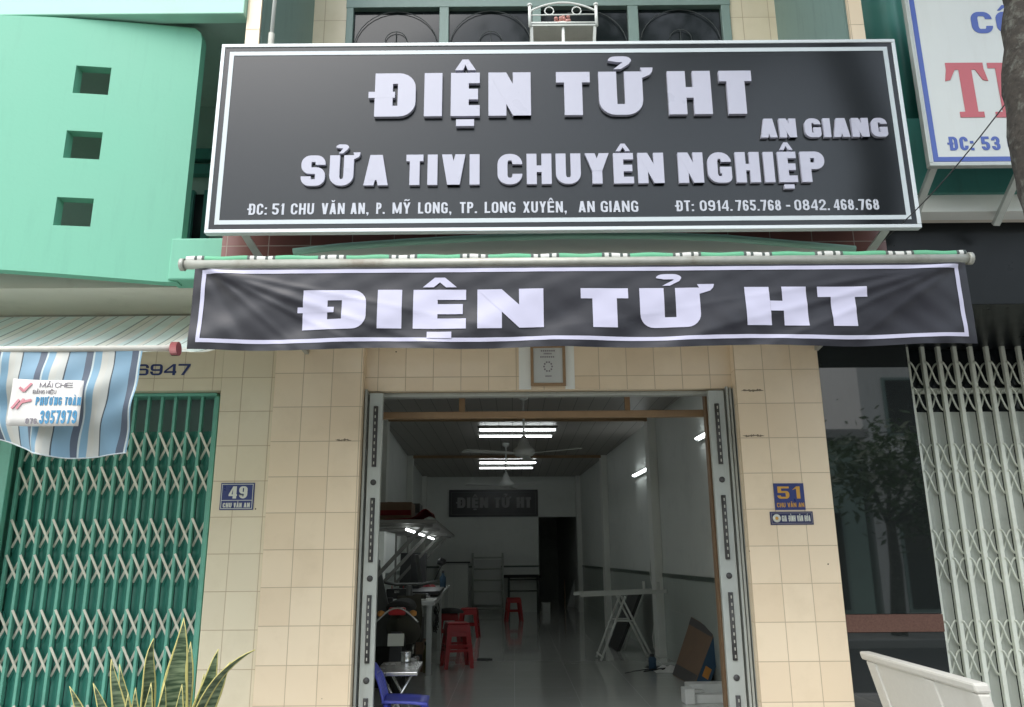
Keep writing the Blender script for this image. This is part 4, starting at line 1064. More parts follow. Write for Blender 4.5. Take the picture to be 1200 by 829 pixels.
for cc in (-.085, .085): rl.tube([(cx+cc+.028*math.cos(t_), ty_, zt_+.09+.028*math.sin(t_)) for t_ in [2*math.pi*k/12 for k in range(13)]], .004, 5)
rl.build('railing', M['white_paint'], tray)
MB().tube([(cx, ty_+.02, zt_-.016), (cx, ty_+.05, zt_-.9)], .010, 8).build('stand', M['white_paint'], tray)
MB().bar((b.x-.01, ty_+.01, zt_-.016), (b.x-.03, ty_+.2, zt_-.5), .018, .018).bar((a.x+.01, ty_+.01, zt_-.016), (a.x+.02, ty_+.2, zt_-.5), .018, .018).build('leg', M['white_paint'], tray)
pt = thing('incense_pot', 'small pale pot of pink flowers on the iron tray', 'pot', (cx, ty_+.1, zt_))
MB().lathe((cx, ty_+.10, zt_), [(.03,0),(.05,.02),(.055,.05),(.045,.06),(.04,.055)], 16).build('bowl', M['plate_white'], pt)
mb = MB()
for k in range(26):
    an = rn.uniform(0, 6.28); r_ = rn.uniform(0, .05); c_ = Vector((cx+r_*math.cos(an), ty_+.1+r_*math.sin(an), zt_+.06+rn.uniform(0, .05)))
    mb.lathe(c_, [(0,-.012),(.012,-.004),(.012,.006),(0,.012)], 6)
mb.build('flowers', M['pink'], pt)
wire = MB()
p0, p1 = at(1182,117,-2.0), at(1018,297,-1.28)
wire.tube([p0.lerp(p1, k/12)-Vector((0,0,.05*math.sin(math.pi*k/12))) for k in range(13)], .0035, 5)
tag(wire.build('wire', M['cable']), 'thin black wire running from the tree trunk down to the sign bracket', 'wire')

# ------------------------------------------------------------ street tree at the right
tY = -2.3
path = [(1340,520,), (1280,400), (1254,300), (1229,200), (1215,100), (1211,0)]
base_pts = [at(x, y, tY) for x, y in path]
tp = [Vector((base_pts[0].x+.1, tY, -.12))]+base_pts
tree = thing('street_tree', 'leaning street tree trunk in front of the white neighbour sign', 'tree', tp[0])
top = tp[-1]
tp += [top+Vector((-.05,-.1,.6)), top+Vector((-.1,-.3,1.3)), top+Vector((-.2,-.7,2.2))]
def dens(pts, n):
    o = []
    for i in range(len(pts)-1):
        for k in range(n): o.append(pts[i].lerp(pts[i+1], k/n))
    return o+[pts[-1]]
dp = dens(tp, 6)
nn = len(dp)
mb = MB(); mb.tube(dp, [(.17 if i < 6 else .135)-.05*max(0,(i-30)/nn)+.003*math.sin(i*1.7) for i in range(nn)], 16)
rb_ = random.Random(2)
mb.v = [v+Vector((rb_.gauss(0,.004), rb_.gauss(0,.004), 0)) for v in mb.v]
tr_o = mb.build('trunk', M['bark'], tree)
mb = MB(); rt = random.Random(11); tips = []
for k in range(9):
    s = tp[-1].lerp(tp[-3], rt.random()); an = k*.7+rt.uniform(-.3,.3)
    e_ = s+Vector((math.cos(an)*rt.uniform(1.2,2.2), math.sin(an)*rt.uniform(1.0,1.9)-.5, rt.uniform(.7,1.9)))
    mb.tube([s, s.lerp(e_,.5)+Vector((0,0,.2)), e_], [.06,.04,.015], 7); tips.append(e_); tips.append(s.lerp(e_,.6)+Vector((0,0,.3)))
mb.build('limb', M['bark'], tree)
def leaves(tips, n, spread, size, rnd, mb):
    for _ in range(n):
        c_ = rnd.choice(tips)+Vector((rnd.gauss(0,spread), rnd.gauss(0,spread), rnd.gauss(0,spread*.6)))
        a_ = Vector((rnd.uniform(-1,1), rnd.uniform(-1,1), rnd.uniform(-.6,.6))).normalized(); b_ = a_.cross(Vector((rnd.uniform(-1,1), rnd.uniform(-1,1), 1))).normalized()
        s_ = size*rnd.uniform(.6,1.3)
        mb.add([c_-a_*s_, c_+b_*s_*.4, c_+a_*s_, c_-b_*s_*.4], [(0,1,2,3)])
mb = MB(); leaves(tips, 5000, .42, .09, rt, mb); mb.build('crown', M['leaf'], tree)

# ------------------------------------------------------------ other side of the street (seen mirrored in the granite and the glossy boards)
def far_house(x0, x1, zt, mat, label, seed):
    h = thing('town_house', label, 'house', ((x0+x1)/2, -14, -.1)); rr = random.Random(seed)
    MB().box(x0, x1, -22, -14, -.1, zt).build('wall', mat, h)
    MB().box(x0-.05, x1+.05, -22.1, -13.4, zt, zt+.2).build('roof', M['concrete'], h)
    for fl in range(int(zt//3.4)):
        for k in range(2):
            xx = x0+(x1-x0)*(.27+.46*k); z0 = .9+fl*3.4 if fl else .1
            wn = MB().box(xx-.65, xx+.65, -14.002, -13.96, z0, z0+(1.5 if fl else 2.4)).build('window', M['teal_frame'], h)
            MB().box(xx-.58, xx+.58, -13.958, -13.95, z0+.07, z0+(1.43 if fl else 2.33)).build('pane', M['glass_dark'], wn)
        if fl: MB().box(x0+.1, x1-.1, -13.99, -13.2, fl*3.4-.05, fl*3.4+.12).build('balcony', M['concrete'], h)
far_house(-9.5, -5.2, 7.2, M['far_wall'], 'grey white town house across the street, leftmost of its row', 1)
far_house(-5.0, -.7, 4.0, M['far_wall2'], 'low yellow town house across the street', 2)
far_house(-.5, 4.0, 7.6, M['far_wall'], 'tall grey white town house across the street between two lower houses', 3)
far_house(4.2, 8.6, 4.2, M['mint_grey'], 'low green town house across the street', 4)
far_house(8.8, 13.4, 7.2, M['far_wall'], 'grey white town house across the street, rightmost of its row', 5)
def far_tree(x, y, h, label, seed):
    t = thing('street_tree', label, 'tree', (x, y, -.1)); rr = random.Random(seed)
    MB().tube([(x, y, -.1), (x+.1, y, h*.3), (x+.05, y+.1, h*.55)], [.16,.12,.08], 10).build('trunk', M['bark'], t)
    tips = []; mb = MB()
    for k in range(8):
        s = Vector((x+.05, y, h*.5)); e_ = s+Vector((rr.uniform(-1.3,1.3), rr.uniform(-1.1,1.1), rr.uniform(.2,h*.45)))
        mb.tube([s, e_], [.05,.015], 6); tips.append(e_)
    mb.build('limb', M['bark'], t)
    mb = MB(); leaves(tips, 2600, .5, .11, rr, mb); mb.build('crown', M['leaf'], t)
far_tree(3.6, -10.8, 4.6, 'leafy street tree across the road before the low green house', 21)
far_tree(7.6, -10.8, 4.1, 'leafy street tree across the road before the rightmost far house', 22)
far_tree(-6.0, -10.8, 4.6, 'leafy street tree across the road before the leftmost far house', 23)

# ------------------------------------------------------------ snake plant
sp0 = onz(190, 829, .5)
pY = -1.75
pc = Vector((at(195,820,pY).x, pY, 0))
sn = thing('snake_plant', 'potted snake plant with yellow edged leaves in front of the green gate', 'plant', (pc.x, pc.y, -.104))
MB().lathe((pc.x, pc.y, -.104), [(.0,0),(.17,0),(.22,.38),(.245,.38),(.245,.44),(.215,.44),(.205,.40),(0,.40)], 28).build('pot', M['pot'], sn)
MB().lathe((pc.x, pc.y, .29), [(0,.015),(.1,.012),(.206,.0)], 20).build('soil', M['soil'], sn)
def leaf(bx, by, tip, wid, bend=.0, twist=0, name='leaf', arch=None):
    b_ = Vector((pc.x+bx, pc.y+by, .28)); t_ = Vector(tip); n = 16
    mid = b_.lerp(t_, .5)+Vector((bend*.0, 0, 0)) if arch is None else Vector(arch)
    vs = []; fs = []; ac = []
    prevr = None
    for i in range(n+1):
        s = i/n
        p = b_*(1-s)**2+mid*2*s*(1-s)+t_*s*s
        tg = ((mid-b_)*(2*(1-s))+(t_-mid)*(2*s)).normalized()
        sd = tg.cross(Vector((math.sin(twist+s*.5), -math.cos(twist+s*.5), .1))).normalized()
        nr = sd.cross(tg)
        wd = wid*(.55+.45*min(1, s/.45))*(1-max(0, (s-.55)/.45)**1.7)+.001
        for k, c_ in enumerate((-1,-.6,0,.6,1)):
            vs.append(p+sd*wd*.5*c_+nr*(wd*.16*(c_*c_))*1.0+sd*0.004*math.sin(s*14+bx*40)); ac.append(abs(c_) if s < .97 else 1)
    for i in range(n):
        for k in range(4): fs.append((i*5+k, i*5+k+1, i*5+k+6, i*5+k+5))
    m = MB(); m.add(vs, fs, True); o = m.build(name, M['snake'], sn, thick=.004)
    set_across(o, lambda i, co: ac[i])
def lt(px, py, dy=0): return at(px, py, pY+dy)
leaf(.03,-.02, lt(215,724), .125, twist=.1)
leaf(.06,.05, lt(224,752,.1), .09, twist=-.4)
leaf(-.05,-.05, lt(131,772,-.05), .075, twist=.3)
leaf(-.10,-.02, lt(82,804,-.1), .07, twist=.1)
leaf(-.02,.03, lt(180,748,.05), .07, twist=.6, arch=lt(165,800,.03))
leaf(-.06,.02, lt(141,778,.05), .06, twist=0)
leaf(.0,-.08, lt(176,800,-.1), .07, twist=-.2)
leaf(.08,-.05, lt(271,776,-.05), .085, twist=.5, arch=lt(228,835,-.05))
leaf(.09,.0, lt(257,761,.02), .08, twist=.2, arch=lt(230,830,.0))
leaf(.05,-.09, lt(299,762,-.12), .055, twist=.9, arch=lt(222,786,-.12))
leaf(-.03,-.09, lt(150,812,-.15), .06, twist=.0)
leaf(.03,.08, lt(204,770,.12), .08, twist=.1)
leaf(-.09,.06, lt(110,800,.1), .07, twist=.2)
leaf(.02,-.10, lt(192,800,-.16), .075, twist=.3)
leaf(-.07,-.08, lt(160,806,-.14), .065, twist=-.2)
leaf(.10,.04, lt(240,790,.08), .075, twist=.4)
leaf(.06,-.10, lt(214,802,-.18), .07, twist=-.3)

# ------------------------------------------------------------ terrazzo bench at the right
e0 = onz(1013,767,.88); e1 = onz(1142,806,.88)
bx = (e0.x+e1.x)/2
bn = thing('garden_bench', 'pale terrazzo bench seen from behind, standing before the granite pillar', 'bench', (bx, (e0.y+e1.y)/2, -.104))
yb0, yb1 = e1.y, e0.y                  # near and far end
def profile(y, t=.05):
    pass
lean = .12                             # back leans to the left (towards the shop)
def bk(y0, y1, z0, z1, th_, mbx, off=0):
    vs = []
    for z in (z0, z1):
        x = bx+lean*(.88-z)/.45+off
        vs += [(x, y0, z), (x+th_, y0, z), (x+th_, y1, z), (x, y1, z)]
    mbx.add(vs, [(3,2,1,0),(4,5,6,7),(0,1,5,4),(1,2,6,5),(2,3,7,6),(3,0,4,7)])
mb = MB(); bk(yb0+.03, yb1-.03, .46, .85, .045, mb); mb.build('backrest', M['cream_bench'], bn, bevel=.008)
mb = MB(); bk(yb0, yb1, .85, .90, .075, mb, -.015); mb.build('top_rail', M['cream_bench'], bn, bevel=.014)
for (y0, y1) in ((yb0+.0, yb0+.07), (yb1-.17, yb1-.05), (yb0+.42, yb0+.54)):
    mb = MB(); bk(y0, y1, .42 if y0 > yb0+.2 else .38, .849, .055, mb, -.010); mb.build('back_post', M['cream_bench'], bn, bevel=.008)
MB().box(bx+.10, bx+.50, yb0, yb1, .36, .42).build('seat', M['cream_bench'], bn, bevel=.012)
for y in (yb0+.12, yb1-.22):
    MB().prism([(bx+.12,y,-.104),(bx+.46,y,-.104),(bx+.42,y,.355),(bx+.16,y,.355)], (0,.09,0)).build('leg', M['cream_bench'], bn, bevel=.01)

# ============================================================ things inside the shop (own frame, IM)
def ithing(name, label, cat, p, group=None): return thing(name, label, cat, IM @ Vector(p), group)
# ceiling lights
def ceil_light(label, px0, px1, py, d, dd):
    a, b = ip(px0, py, d), ip(px1, py, d)
    t = ithing('ceiling_light', label, 'lamp', ((a.x+b.x)/2, d, ZC), 'tube lights on the ceiling')
    for k in (0, 1): I().box(a.x-.03, b.x+.03, d+k*dd-.03, d+k*dd+.03, ZC-.035, ZC-.003).build('fitting', M['shelf_paint'], t)
    for k in (0, 1): I().tube([(a.x, d+k*dd, ZC-.055), (b.x, d+k*dd, ZC-.055)], .014, 10).build('fluorescent_tube', M['tube'], t)
ceil_light('double tube ceiling light nearer the shop door, above the larger fan', 562, 651, 509, 11.6, .65)
ceil_light('double tube ceiling light farther from the door, above the back sign', 562, 628, 544, 15.9, 1.0)
def wall_light(label, d0, d1, z):
    t = ithing('wall_light', label, 'lamp', (XRi, (d0+d1)/2, z), 'tube lights on the right wall')
    I().box(XRi-.035, XRi-.0015, d0-.05, d1+.05, z-.03, z+.03).build('fitting', M['white_board'], t)
    I().tube([(XRi-.055, d0, z), (XRi-.055, d1, z)], .013, 10).build('fluorescent_tube', M['tube'], t)
wall_light('tube light on the right wall in mid room', 11.2, 12.3, 2.49)
wall_light('tube light high on the right wall partly behind the wooden door post', 7.5, 8.6, 2.54)
# fans
def fan(label, px, py, d, rad, rot):
    p = ip(px, py, d)
    t = ithing('ceiling_fan', label, 'fan', (p.x, d, ZC), 'ceiling fans')
    I().tube([(p.x, d, ZC-.002), (p.x, d, p.z+.1)], .012, 8).lathe((p.x, d, ZC-.08), [(.012,0),(.055,.03),(.06,.078)], 14).build('rod', M['white_board'], t)
    I().lathe((p.x, d, p.z), [(0,-.06),(.10,-.055),(.13,-.02),(.125,.02),(.075,.06),(.03,.17),(.012,.19)], 20).build('motor', M['white_board'], t)
    for k in range(3):
        an = rot+k*2*math.pi/3; c_, s_ = math.cos(an), math.sin(an)
        u = Vector((c_, s_, 0)); v = Vector((-s_, c_, .12))
        m = I(); c0 = Vector((p.x, d, p.z-.03))
        m.add([c0+u*.1-v*.03, c0+u*.1+v*.03, c0+u*.22+v*.055, c0+u*rad*.96+v*.07, c0+u*rad+v*.04, c0+u*rad-v*.05, c0+u*rad*.96-v*.065, c0+u*.22-v*.045], [(0,1,2,3,4,5,6,7)])
        m.build('blade', M['white_board'], t, thick=.006)
fan('white ceiling fan nearer the shop door on a long rod', 614, 529, 9.2, .76, R(82))
fan('small looking white ceiling fan farther back in the shop', 593, 567, 13.4, .7, R(75))
# sign on the back wall
p0, p1 = ip(526, 606, DB-.03), ip(630, 574, DB-.03)
bs = ithing('wall_sign', 'small black sign with dull grey lettering on the back wall inside the shop', 'sign', (p0.x, DB-.03, p0.z))
I().box(p0.x, p1.x, DB-.05, DB-.013, p0.z, p1.z).build('panel', M['dark_plastic'], bs)
W_, H_ = p1.x-p0.x, p1.z-p0.z
for wd, u0, u1 in (('ĐIỆN',.08,.44),('TỬ',.51,.70),('HT',.76,.92)):
    wall_text(wd, p0.x+u0*W_, p0.x+u1*W_, p0.z+.33*H_, .38*H_, DB-.05, .32, .22, .16, M['dull_grey'], bs, 'lettering', .02, xf=IM)
e = .05
I().box(p0.x+e, p1.x-e, DB-.053, DB-.0505, p0.z+e, p0.z+e+.015).box(p0.x+e, p1.x-e, DB-.053, DB-.0505, p1.z-e-.015, p1.z-e).box(p0.x+e, p0.x+e+.015, DB-.053, DB-.0505, p0.z+e+.015, p1.z-e-.015).box(p1.x-e-.015, p1.x-e, DB-.053, DB-.0505, p0.z+e+.015, p1.z-e-.015).build('border_line', M['steel_dark'], bs)
# shelf on the left wall with tube lights under it
zsf = ip(480, 609, 8.2).z
sxr = ip(511, 607, 8.2).x
sh = ithing('wall_shelf', 'long white shelf on the left wall of the shop with tube lights below', 'shelf', (XLi, 8.2, zsf))
I().box(XLi+.112, sxr, 8.2, 14.5, zsf-.035, zsf).build('board', M['shelf_paint'], sh, bevel=.004)
for d in (8.5, 10.0, 12.2, 14.2):
    m = I().bar((XLi+.13, d, zsf-.75), (sxr-.15, d, zsf-.06), .04, .03).box(XLi+.112, sxr-.05, d-.015, d+.015, zsf-.065, zsf-.036).box(XLi+.112, XLi+.14, d-.015, d+.015, zsf-.8, zsf-.066)
    m.build('bracket', M['shelf_paint'], sh)
for d0, d1 in ((8.45,9.55),(9.8,11.5),(11.9,13.9)):
    I().tube([(-.75, d0, zsf-.09), (-.75, d1, zsf-.09)], .013, 8).build('fluorescent_tube', M['tube'], sh)
rc = ithing('red_cloth', 'crumpled red cloth lying on the long white shelf', 'cloth', (-.9, 8.4, zsf))
a, b = ip(452,604,8.5), ip(507,604,8.5)
def rcl(u, v):
    x = a.x+(b.x-a.x)*u; y = 8.3+.8*v
    z = zsf+.006+.09*math.exp(-((u-.86)/.16)**2)*(1-.4*v)+.02*abs(math.sin(u*9+v*4))*math.sin(math.pi*v)+.015*u
    return Vector((x, y, z))
I().grid(rcl, 24, 8).build('cloth', M['red_cloth'], rc, thick=.006)
# workbench and what lies on it
wb0 = 9.53; zwb = .80
wbx1 = -.505
wbn = ithing('workbench', 'long white workbench along the left wall inside the shop', 'table', (-.95, 9.53, 0))
I().box(XLi+.13, wbx1, wb0, 14.6, zwb-.05, zwb).build('top', M['white_board'], wbn, bevel=.005)
for d in (wb0+.05, 12.0, 14.5):
    for x in (wbx1-.06, XLi+.2): I().box(x-.03, x+.03, d-.03, d+.03, 0, zwb-.051).build('leg', M['white_board'], wbn, bevel=.003)
t = ithing('flat_panel', 'dark flat television panel lying on the white workbench', 'television', (-.8, 12.2, zwb))
I().box(XLi+.35, wbx1+.02, 10.3, 11.7, zwb+.03, zwb+.075).build('screen', M['dark_plastic'], t, bevel=.006)
I().box(XLi+.45, wbx1-.1, 10.5, 11.5, zwb+.001, zwb+.03).build('stand', M['dark_fabric'], t)
p = ip(519,684,13.4)
t = ithing('spray_bottle', 'blue bottle standing on the white workbench', 'bottle', (p.x, 13.4, zwb))
I().lathe((p.x, 13.4, zwb+.001), [(0,0),(.05,0),(.052,.16),(.02,.2),(.02,.23)], 14).build('body', M['box_blue'], t)
I().lathe((p.x, 13.4, zwb+.23), [(.024,0),(.024,.04),(0,.045)], 12).build('cap', M['dark_plastic'], t)
t = ithing('red_bag', 'small red bag lying on the white workbench', 'bag', (-.8, 13.6, zwb))
mbx = I(); mbx.grid(lambda u, v: Vector((-.9+.3*u, 12.2+.5*v, zwb+.002+.09*math.sin(math.pi*u)*math.sin(math.pi*v)*(1+.3*math.sin(u*13+v*7)))), 12, 12); mbx.build('bag', M['red_cloth'], t)
t = ithing('paper_sheet', 'pale papers spread on the near end of the workbench', 'paper', (-.9, 11.2, zwb))
I().cbox((-.72, 9.8, zwb+.006), .3, .35, .008, Matrix.Rotation(.3, 3, 'Z')).build('sheet', M['plate_white'], t)
t = ithing('television_panel', 'tall dark television panel standing upright behind the workbench', 'television', (-1.2, 12.6, zwb))
a, b = ip(482,690,11.3), ip(491,650,11.3)
I().prism([(a.x-.02,11.2,zwb+.001),(a.x+.12,11.2,zwb+.001),(a.x+.05,11.2,b.z),(a.x-.0,11.2,b.z)], (0,.7,0)).build('screen', M['dark_plastic'], t, bevel=.006)
I().box(a.x+.02, a.x+.3, 11.25, 10.13, zwb+.002, zwb+.05).build('foot', M['dark_plastic'], t)
t = ithing('television_panel', 'dark television panel leaning on the left wall behind the motorbike', 'television', (-1.2, 8.8, 0))
m = I(); a = ip(443,700,8.8); b = ip(462,700,8.8); 
m.prism([(XLi+.13,8.7,.4),(XLi+.52,8.7,.4),(XLi+.27,8.7,1.38),(XLi+.13,8.7,1.38)], (0,.06,0)); m.build('screen', M['steel_dark'], t, bevel=.006)
I().box(XLi+.13, XLi+.5, 8.70, 8.9, 0, .399).build('base', M['dark_fabric'], t)
# motorbike at the left, seen from behind
mbk = ithing('motorbike', 'dark motorbike parked inside the shop at the left behind the steel table', 'motorbike', (-.95, 8.80, 0))
mxx = ip(466,760,8.00).x
RX = Matrix.Rotation(R(90), 3, 'Y')
for d, nm in ((8.15,'wheel'),(9.38,'wheel')):
    prof = [(.20,-.045),(.25,-.05),(.285,-.03),(.295,0),(.285,.03),(.25,.05),(.20,.045),(.20,-.045)]
    wh = I().lathe((mxx, d, .296), prof, 28, RX).build(nm, M['dark_fabric'], mbk)
    I().lathe((mxx, d, .296), [(.20,-.012),(.19,-.02),(.19,.02),(.20,.012)], 24, RX).lathe((mxx, d, .296), [(0,-.05),(.05,-.05),(.05,.05),(0,.05)], 14, RX).build('rim', M['chrome'], wh)
    m = I()
    for k in range(14):
        an = 2*math.pi*k/14; m.tube([(mxx, d+.04*math.cos(an), .296+.04*math.sin(an)), (mxx, d+.195*math.cos(an+.3), .296+.195*math.sin(an+.3))], .003, 4)
    m.build('spokes', M['chrome'], wh)
def body(u, v):
    y = 7.95+1.35*u; an = v*2*math.pi
    zc = .62+.10*math.cos(u*math.pi)*1.0-.06*math.sin(u*math.pi); rw_ = .13+.04*math.sin(u*math.pi); rh = .13
    k = max(.05, math.sin(math.pi*min(1, max(0, u)))**.35)
    return Vector((mxx+rw_*k*math.cos(an), y, zc+rh*k*math.sin(an)))
I().grid(body, 16, 16).build('body', M['olive_fabric'], mbk)
def seat(u, v):
    y = 7.90+.75*u; an = v*2*math.pi; k = max(.05, math.sin(math.pi*u)**.3)
    return Vector((mxx+.15*k*math.cos(an), y, .85-.04*math.sin(u*math.pi)+.07*k*math.sin(an)))
I().grid(seat, 14, 14).build('seat', M['dark_fabric'], mbk)
I().tube([(mxx-.33, 9.05, 1.04), (mxx-.15, 9.15, 1.0), (mxx+.15, 9.15, 1.0), (mxx+.33, 9.05, 1.04)], .016, 8).build('handlebar', M['steel_dark'], mbk)
I().tube([(mxx, 9.15, 1.0), (mxx, 9.38, .3)], .035, 8).build('fork', M['steel_dark'], mbk)
I().grid(lambda u, v: Vector((mxx+((.15)*(1-.3*abs(v-.5)))*(u*2-1), 9.18+.04*(1-(u*2-1)**2)*-1, .40+.48*v)), 10, 8).build('leg_shield', M['olive_fabric'], mbk, thick=.01)
I().cbox((mxx, 7.86, .80), .16, .05, .07).build('tail_light', M['red_plastic'], mbk, bevel=.015)
for s in (-1, 1):
    I().lathe((mxx+s*.15, 7.86, .78), [(0,-.03),(.03,-.02),(.035,0),(.03,.02),(0,.03)], 10).build('indicator', M['orange'], mbk)
    I().tube([(mxx+s*.28, 9.08, 1.04), (mxx+s*.36, 9.00, 1.2)], .006, 6).lathe((mxx+s*.36, 9.00, 1.24), [(0,-.05),(.05,-.02),(.05,.02),(0,.05)], 12).build('mirror', M['dark_plastic'], mbk)
I().cbox((mxx, 7.80, .55), .15, .012, .11, Matrix.Rotation(R(-15), 3, 'X')).build('plate', M['plate_white'], mbk)
I().tube([(mxx-.2+.4*k/12, 7.84, .70+.13*math.sin(math.pi*k/12)) for k in range(13)], .010, 6).build('grab_rail', M['chrome'], mbk)
I().tube([(mxx+.14, 7.95, .33), (mxx+.13, 8.70, .28)], [.045,.03], 10).build('exhaust', M['chrome'], mbk)
I().prism([(mxx-.05,7.82,.62),(mxx+.05,7.82,.62),(mxx+.06,7.75,.25),(mxx-.06,7.75,.25)], (0,.015,0)).build('mudguard', M['dark_plastic'], mbk)
# steel folding table with a tin
q0 = iz(454,788,.46); q1 = iz(489,788,.46)
ft = ithing('steel_table', 'low folding table with bright steel top just inside the door', 'table', (q0.x, q0.y, 0))
tx0, tx1, td0, td1 = q0.x-.1, q1.x, q0.y, q0.y+.6
I().box(tx0, tx1, td0, td1, .43, .46).build('top', M['chrome'], ft, bevel=.006)
for s in (0, 1):
    yy = td0+.08+s*(td1-td0-.16)
    I().tube([(tx0+.05, yy, .429), (tx1-.03, yy, .01)], .011, 8).build('leg', M['chrome'], ft)
    I().tube([(tx1-.05, yy+.03, .429), (tx0+.03, yy+.03, .01)], .011, 8).build('leg', M['chrome'], ft)
c_ = iz(475,777,.461)
tn = ithing('tin_can', 'small shiny tin standing on the steel folding table', 'tin', (c_.x, c_.y+.05, .46))
I().lathe((c_.x, c_.y+.05, .461), [(0,0),(.042,0),(.042,.012),(.04,.016),(.04,.07),(.043,.075),(.043,.082),(.036,.082),(.036,.02)], 18).build('body', M['chrome'], tn)
# red stools
def make_stool(label):
    t = thing('plastic_stool', label, 'stool', (0,0,0), 'red plastic stools')
    h, tw, bw_ = .46, .13, .175
    m = MB(); m.box(-tw, tw, -tw, tw, h-.02, h); m.build('seat', M['red_plastic'], t, bevel=.012, local=True)
    m = MB()
    for (ax_, ay_, bx_, by_) in ((-1,-1,1,-1),(1,-1,1,1),(1,1,-1,1),(-1,1,-1,-1)):
        k0, k1 = tw, tw+.012
        m.add([(ax_*k0,ay_*k0,h-.021),(bx_*k0,by_*k0,h-.021),(bx_*k1,by_*k1,h-.1),(ax_*k1,ay_*k1,h-.1)], [(0,1,2,3)])
    m.build('skirt', M['red_plastic'], t, thick=.006, local=True)
    for ax_ in (-1,1):
        for ay_ in (-1,1):
            k0, k1 = tw+.004, bw_
            a_ = Vector((ax_*k0, ay_*k0, h-.06)); b_ = Vector((ax_*k1, ay_*k1, 0))
            m = MB(); w0, w1 = .055, .04
            m.add([a_, a_-Vector((ax_*w0,0,0)), b_-Vector((ax_*w1,0,0)), b_], [(0,1,2,3)]); m.add([a_, a_-Vector((0,ay_*w0,0)), b_-Vector((0,ay_*w1,0)), b_], [(0,1,2,3)])
            m.build('leg', M['red_plastic'], t, thick=.008, local=True)
    m = MB(); k = (tw+bw_)/2+.006; z = .20
    for (ax_, ay_, bx_, by_) in ((-1,-1,1,-1),(1,-1,1,1),(1,1,-1,1),(-1,1,-1,-1)): m.bar((ax_*k,ay_*k,z), (bx_*k,by_*k,z), .03, .008)
    m.build('stretcher', M['red_plastic'], t, local=True)
    return t
s0 = make_stool('red plastic stool nearest the door, lower of a stack of two')
def spos(px, py, z=0):
    p = iz(px, py, z); p = IM @ Vector((p.x, p.y, z)); return p
l0 = spos(534, 784); s0.location = l0+Vector((0,.15,0)); s0.rotation_euler = (0,0,SK+.2)
dup(s0, s0.location+Vector((0,0,.055)), 'red plastic stool nearest the door, upper of a stack of two', SK+.2)
l1 = spos(549, 748); dup(s0, l1+Vector((0,.15,0)), 'red plastic stool standing behind the stacked pair, beside the workbench', SK-.1)
l2 = spos(602, 728); dup(s0, l2, 'red plastic stool far back before the black topped rack', SK+.1)
l3 = spos(527, 757); s4 = dup(s0, l3+Vector((-.02,.1,0)), 'red plastic stool under a black cushion beside the workbench', SK)
cu = thing('cushion', 'black cushion lying on a red stool beside the workbench', 'cushion', s4.location+Vector((0,0,.462)))
cl = s4.location
MB().grid(lambda u, v: Vector((cl.x+.22*(u*2-1), cl.y+.18*(v*2-1), .464+cl.z+.07*(math.sin(math.pi*u)*math.sin(math.pi*v))**.4)), 14, 14).build('pad', M['dark_fabric'], cu)
# blue chair just inside the door
bc = spos(462, 829)
seatp = iz(474, 823, .31)
ch = ithing('plastic_chair', 'blue plastic chair at the left just inside the shop door', 'chair', (seatp.x, seatp.y, 0))
sx_, sy_ = seatp.x, seatp.y+.16
bsx = iz(452, 823, .31).x
x0c, x1c = bsx-.03, iz(500,823,.31).x
I().grid(lambda u, v: Vector((x0c+(x1c-x0c)*u, sy_-.16+.32*v, .31-.02*math.sin(math.pi*u)*math.sin(math.pi*v)-.02*(u**3))), 10, 10).build('seat', M['blue_plastic'], ch, thick=.02)
btop = ip(442, 777, sy_)
def bkf(u, v):                          # backrest at the left end of the seat, facing right
    z = .31+(btop.z-.31)*v; x = x0c+.01-(x0c-btop.x+.02)*v**1.25+.03*math.sin(math.pi*u)*-.6*v
    hw = .16*(1-.25*max(0,(v-.5)/.5)**2)
    return Vector((x, sy_+hw*(u*2-1), z+(-.05*abs(u*2-1)**3 if v > .6 else 0)*((v-.6)/.4)))
m = I()
# two uprights, a top band and slats between
for u0, u1 in ((0,.16),(.84,1)): m.grid(lambda u, v, u0=u0, u1=u1: bkf(u0+(u1-u0)*u, v), 3, 12)
m.grid(lambda u, v: bkf(.16+.68*u, .72+.28*v), 8, 5)
for u0 in (.30,.47,.64): m.grid(lambda u, v, u0=u0: bkf(u0+.06*u, .05+.67*v), 2, 8)
m.build('backrest', M['blue_plastic'], ch, thick=.016)
for x, dx in ((x0c+.03,-.05),(x1c-.03,.03)):
    for y, dy in ((sy_-.13,-.03),(sy_+.13,.03)): I().tube([(x, y, .30), (x+dx, y+dy, 0)], [.02,.014], 8).build('leg', M['blue_plastic'], ch)
# white folding stand
fd = iz(700, 776, 0).y
a, b = ip(682, 700, fd), ip(783, 694, fd)
zst = (a.z+b.z)/2
st = ithing('folding_stand', 'white folding trestle with crossed legs in the middle of the shop floor', 'trestle', ((a.x+b.x)/2, fd, 0))
I().bar((a.x, fd, zst), (b.x, fd+.1, zst+.03), .045, .03).bar((a.x-.06, fd+.40, zst), (b.x-.12, fd+.45, zst+.03), .045, .03).build('top_rail', M['white_paint'], st)
for k in (0, 1):
    xx = b.x-.10-.14*k; I().tube([(xx, fd+.1+.25*k, zst+.03), (xx, fd+.1+.25*k, zst+.15)], .018, 8).build('peg', M['white_paint'], st)
lf, rf = ip(704, 774, fd).x, ip(766, 770, fd).x
apx = ip(728, 700, fd).x
for k in (0, .38):
    I().tube([(apx+.05, fd+k, zst-.02), (lf, fd+k, .012)], .014, 8).build('leg', M['white_paint'], st)
    I().tube([(apx+.0, fd+k, zst-.02), (rf, fd+k, .012)], .014, 8).build('leg', M['white_paint'], st)
I().tube([(lf+.02, fd-.05, .06), (lf+.02, fd+.45, .06)], .012, 8).build('crossbar', M['white_paint'], st)
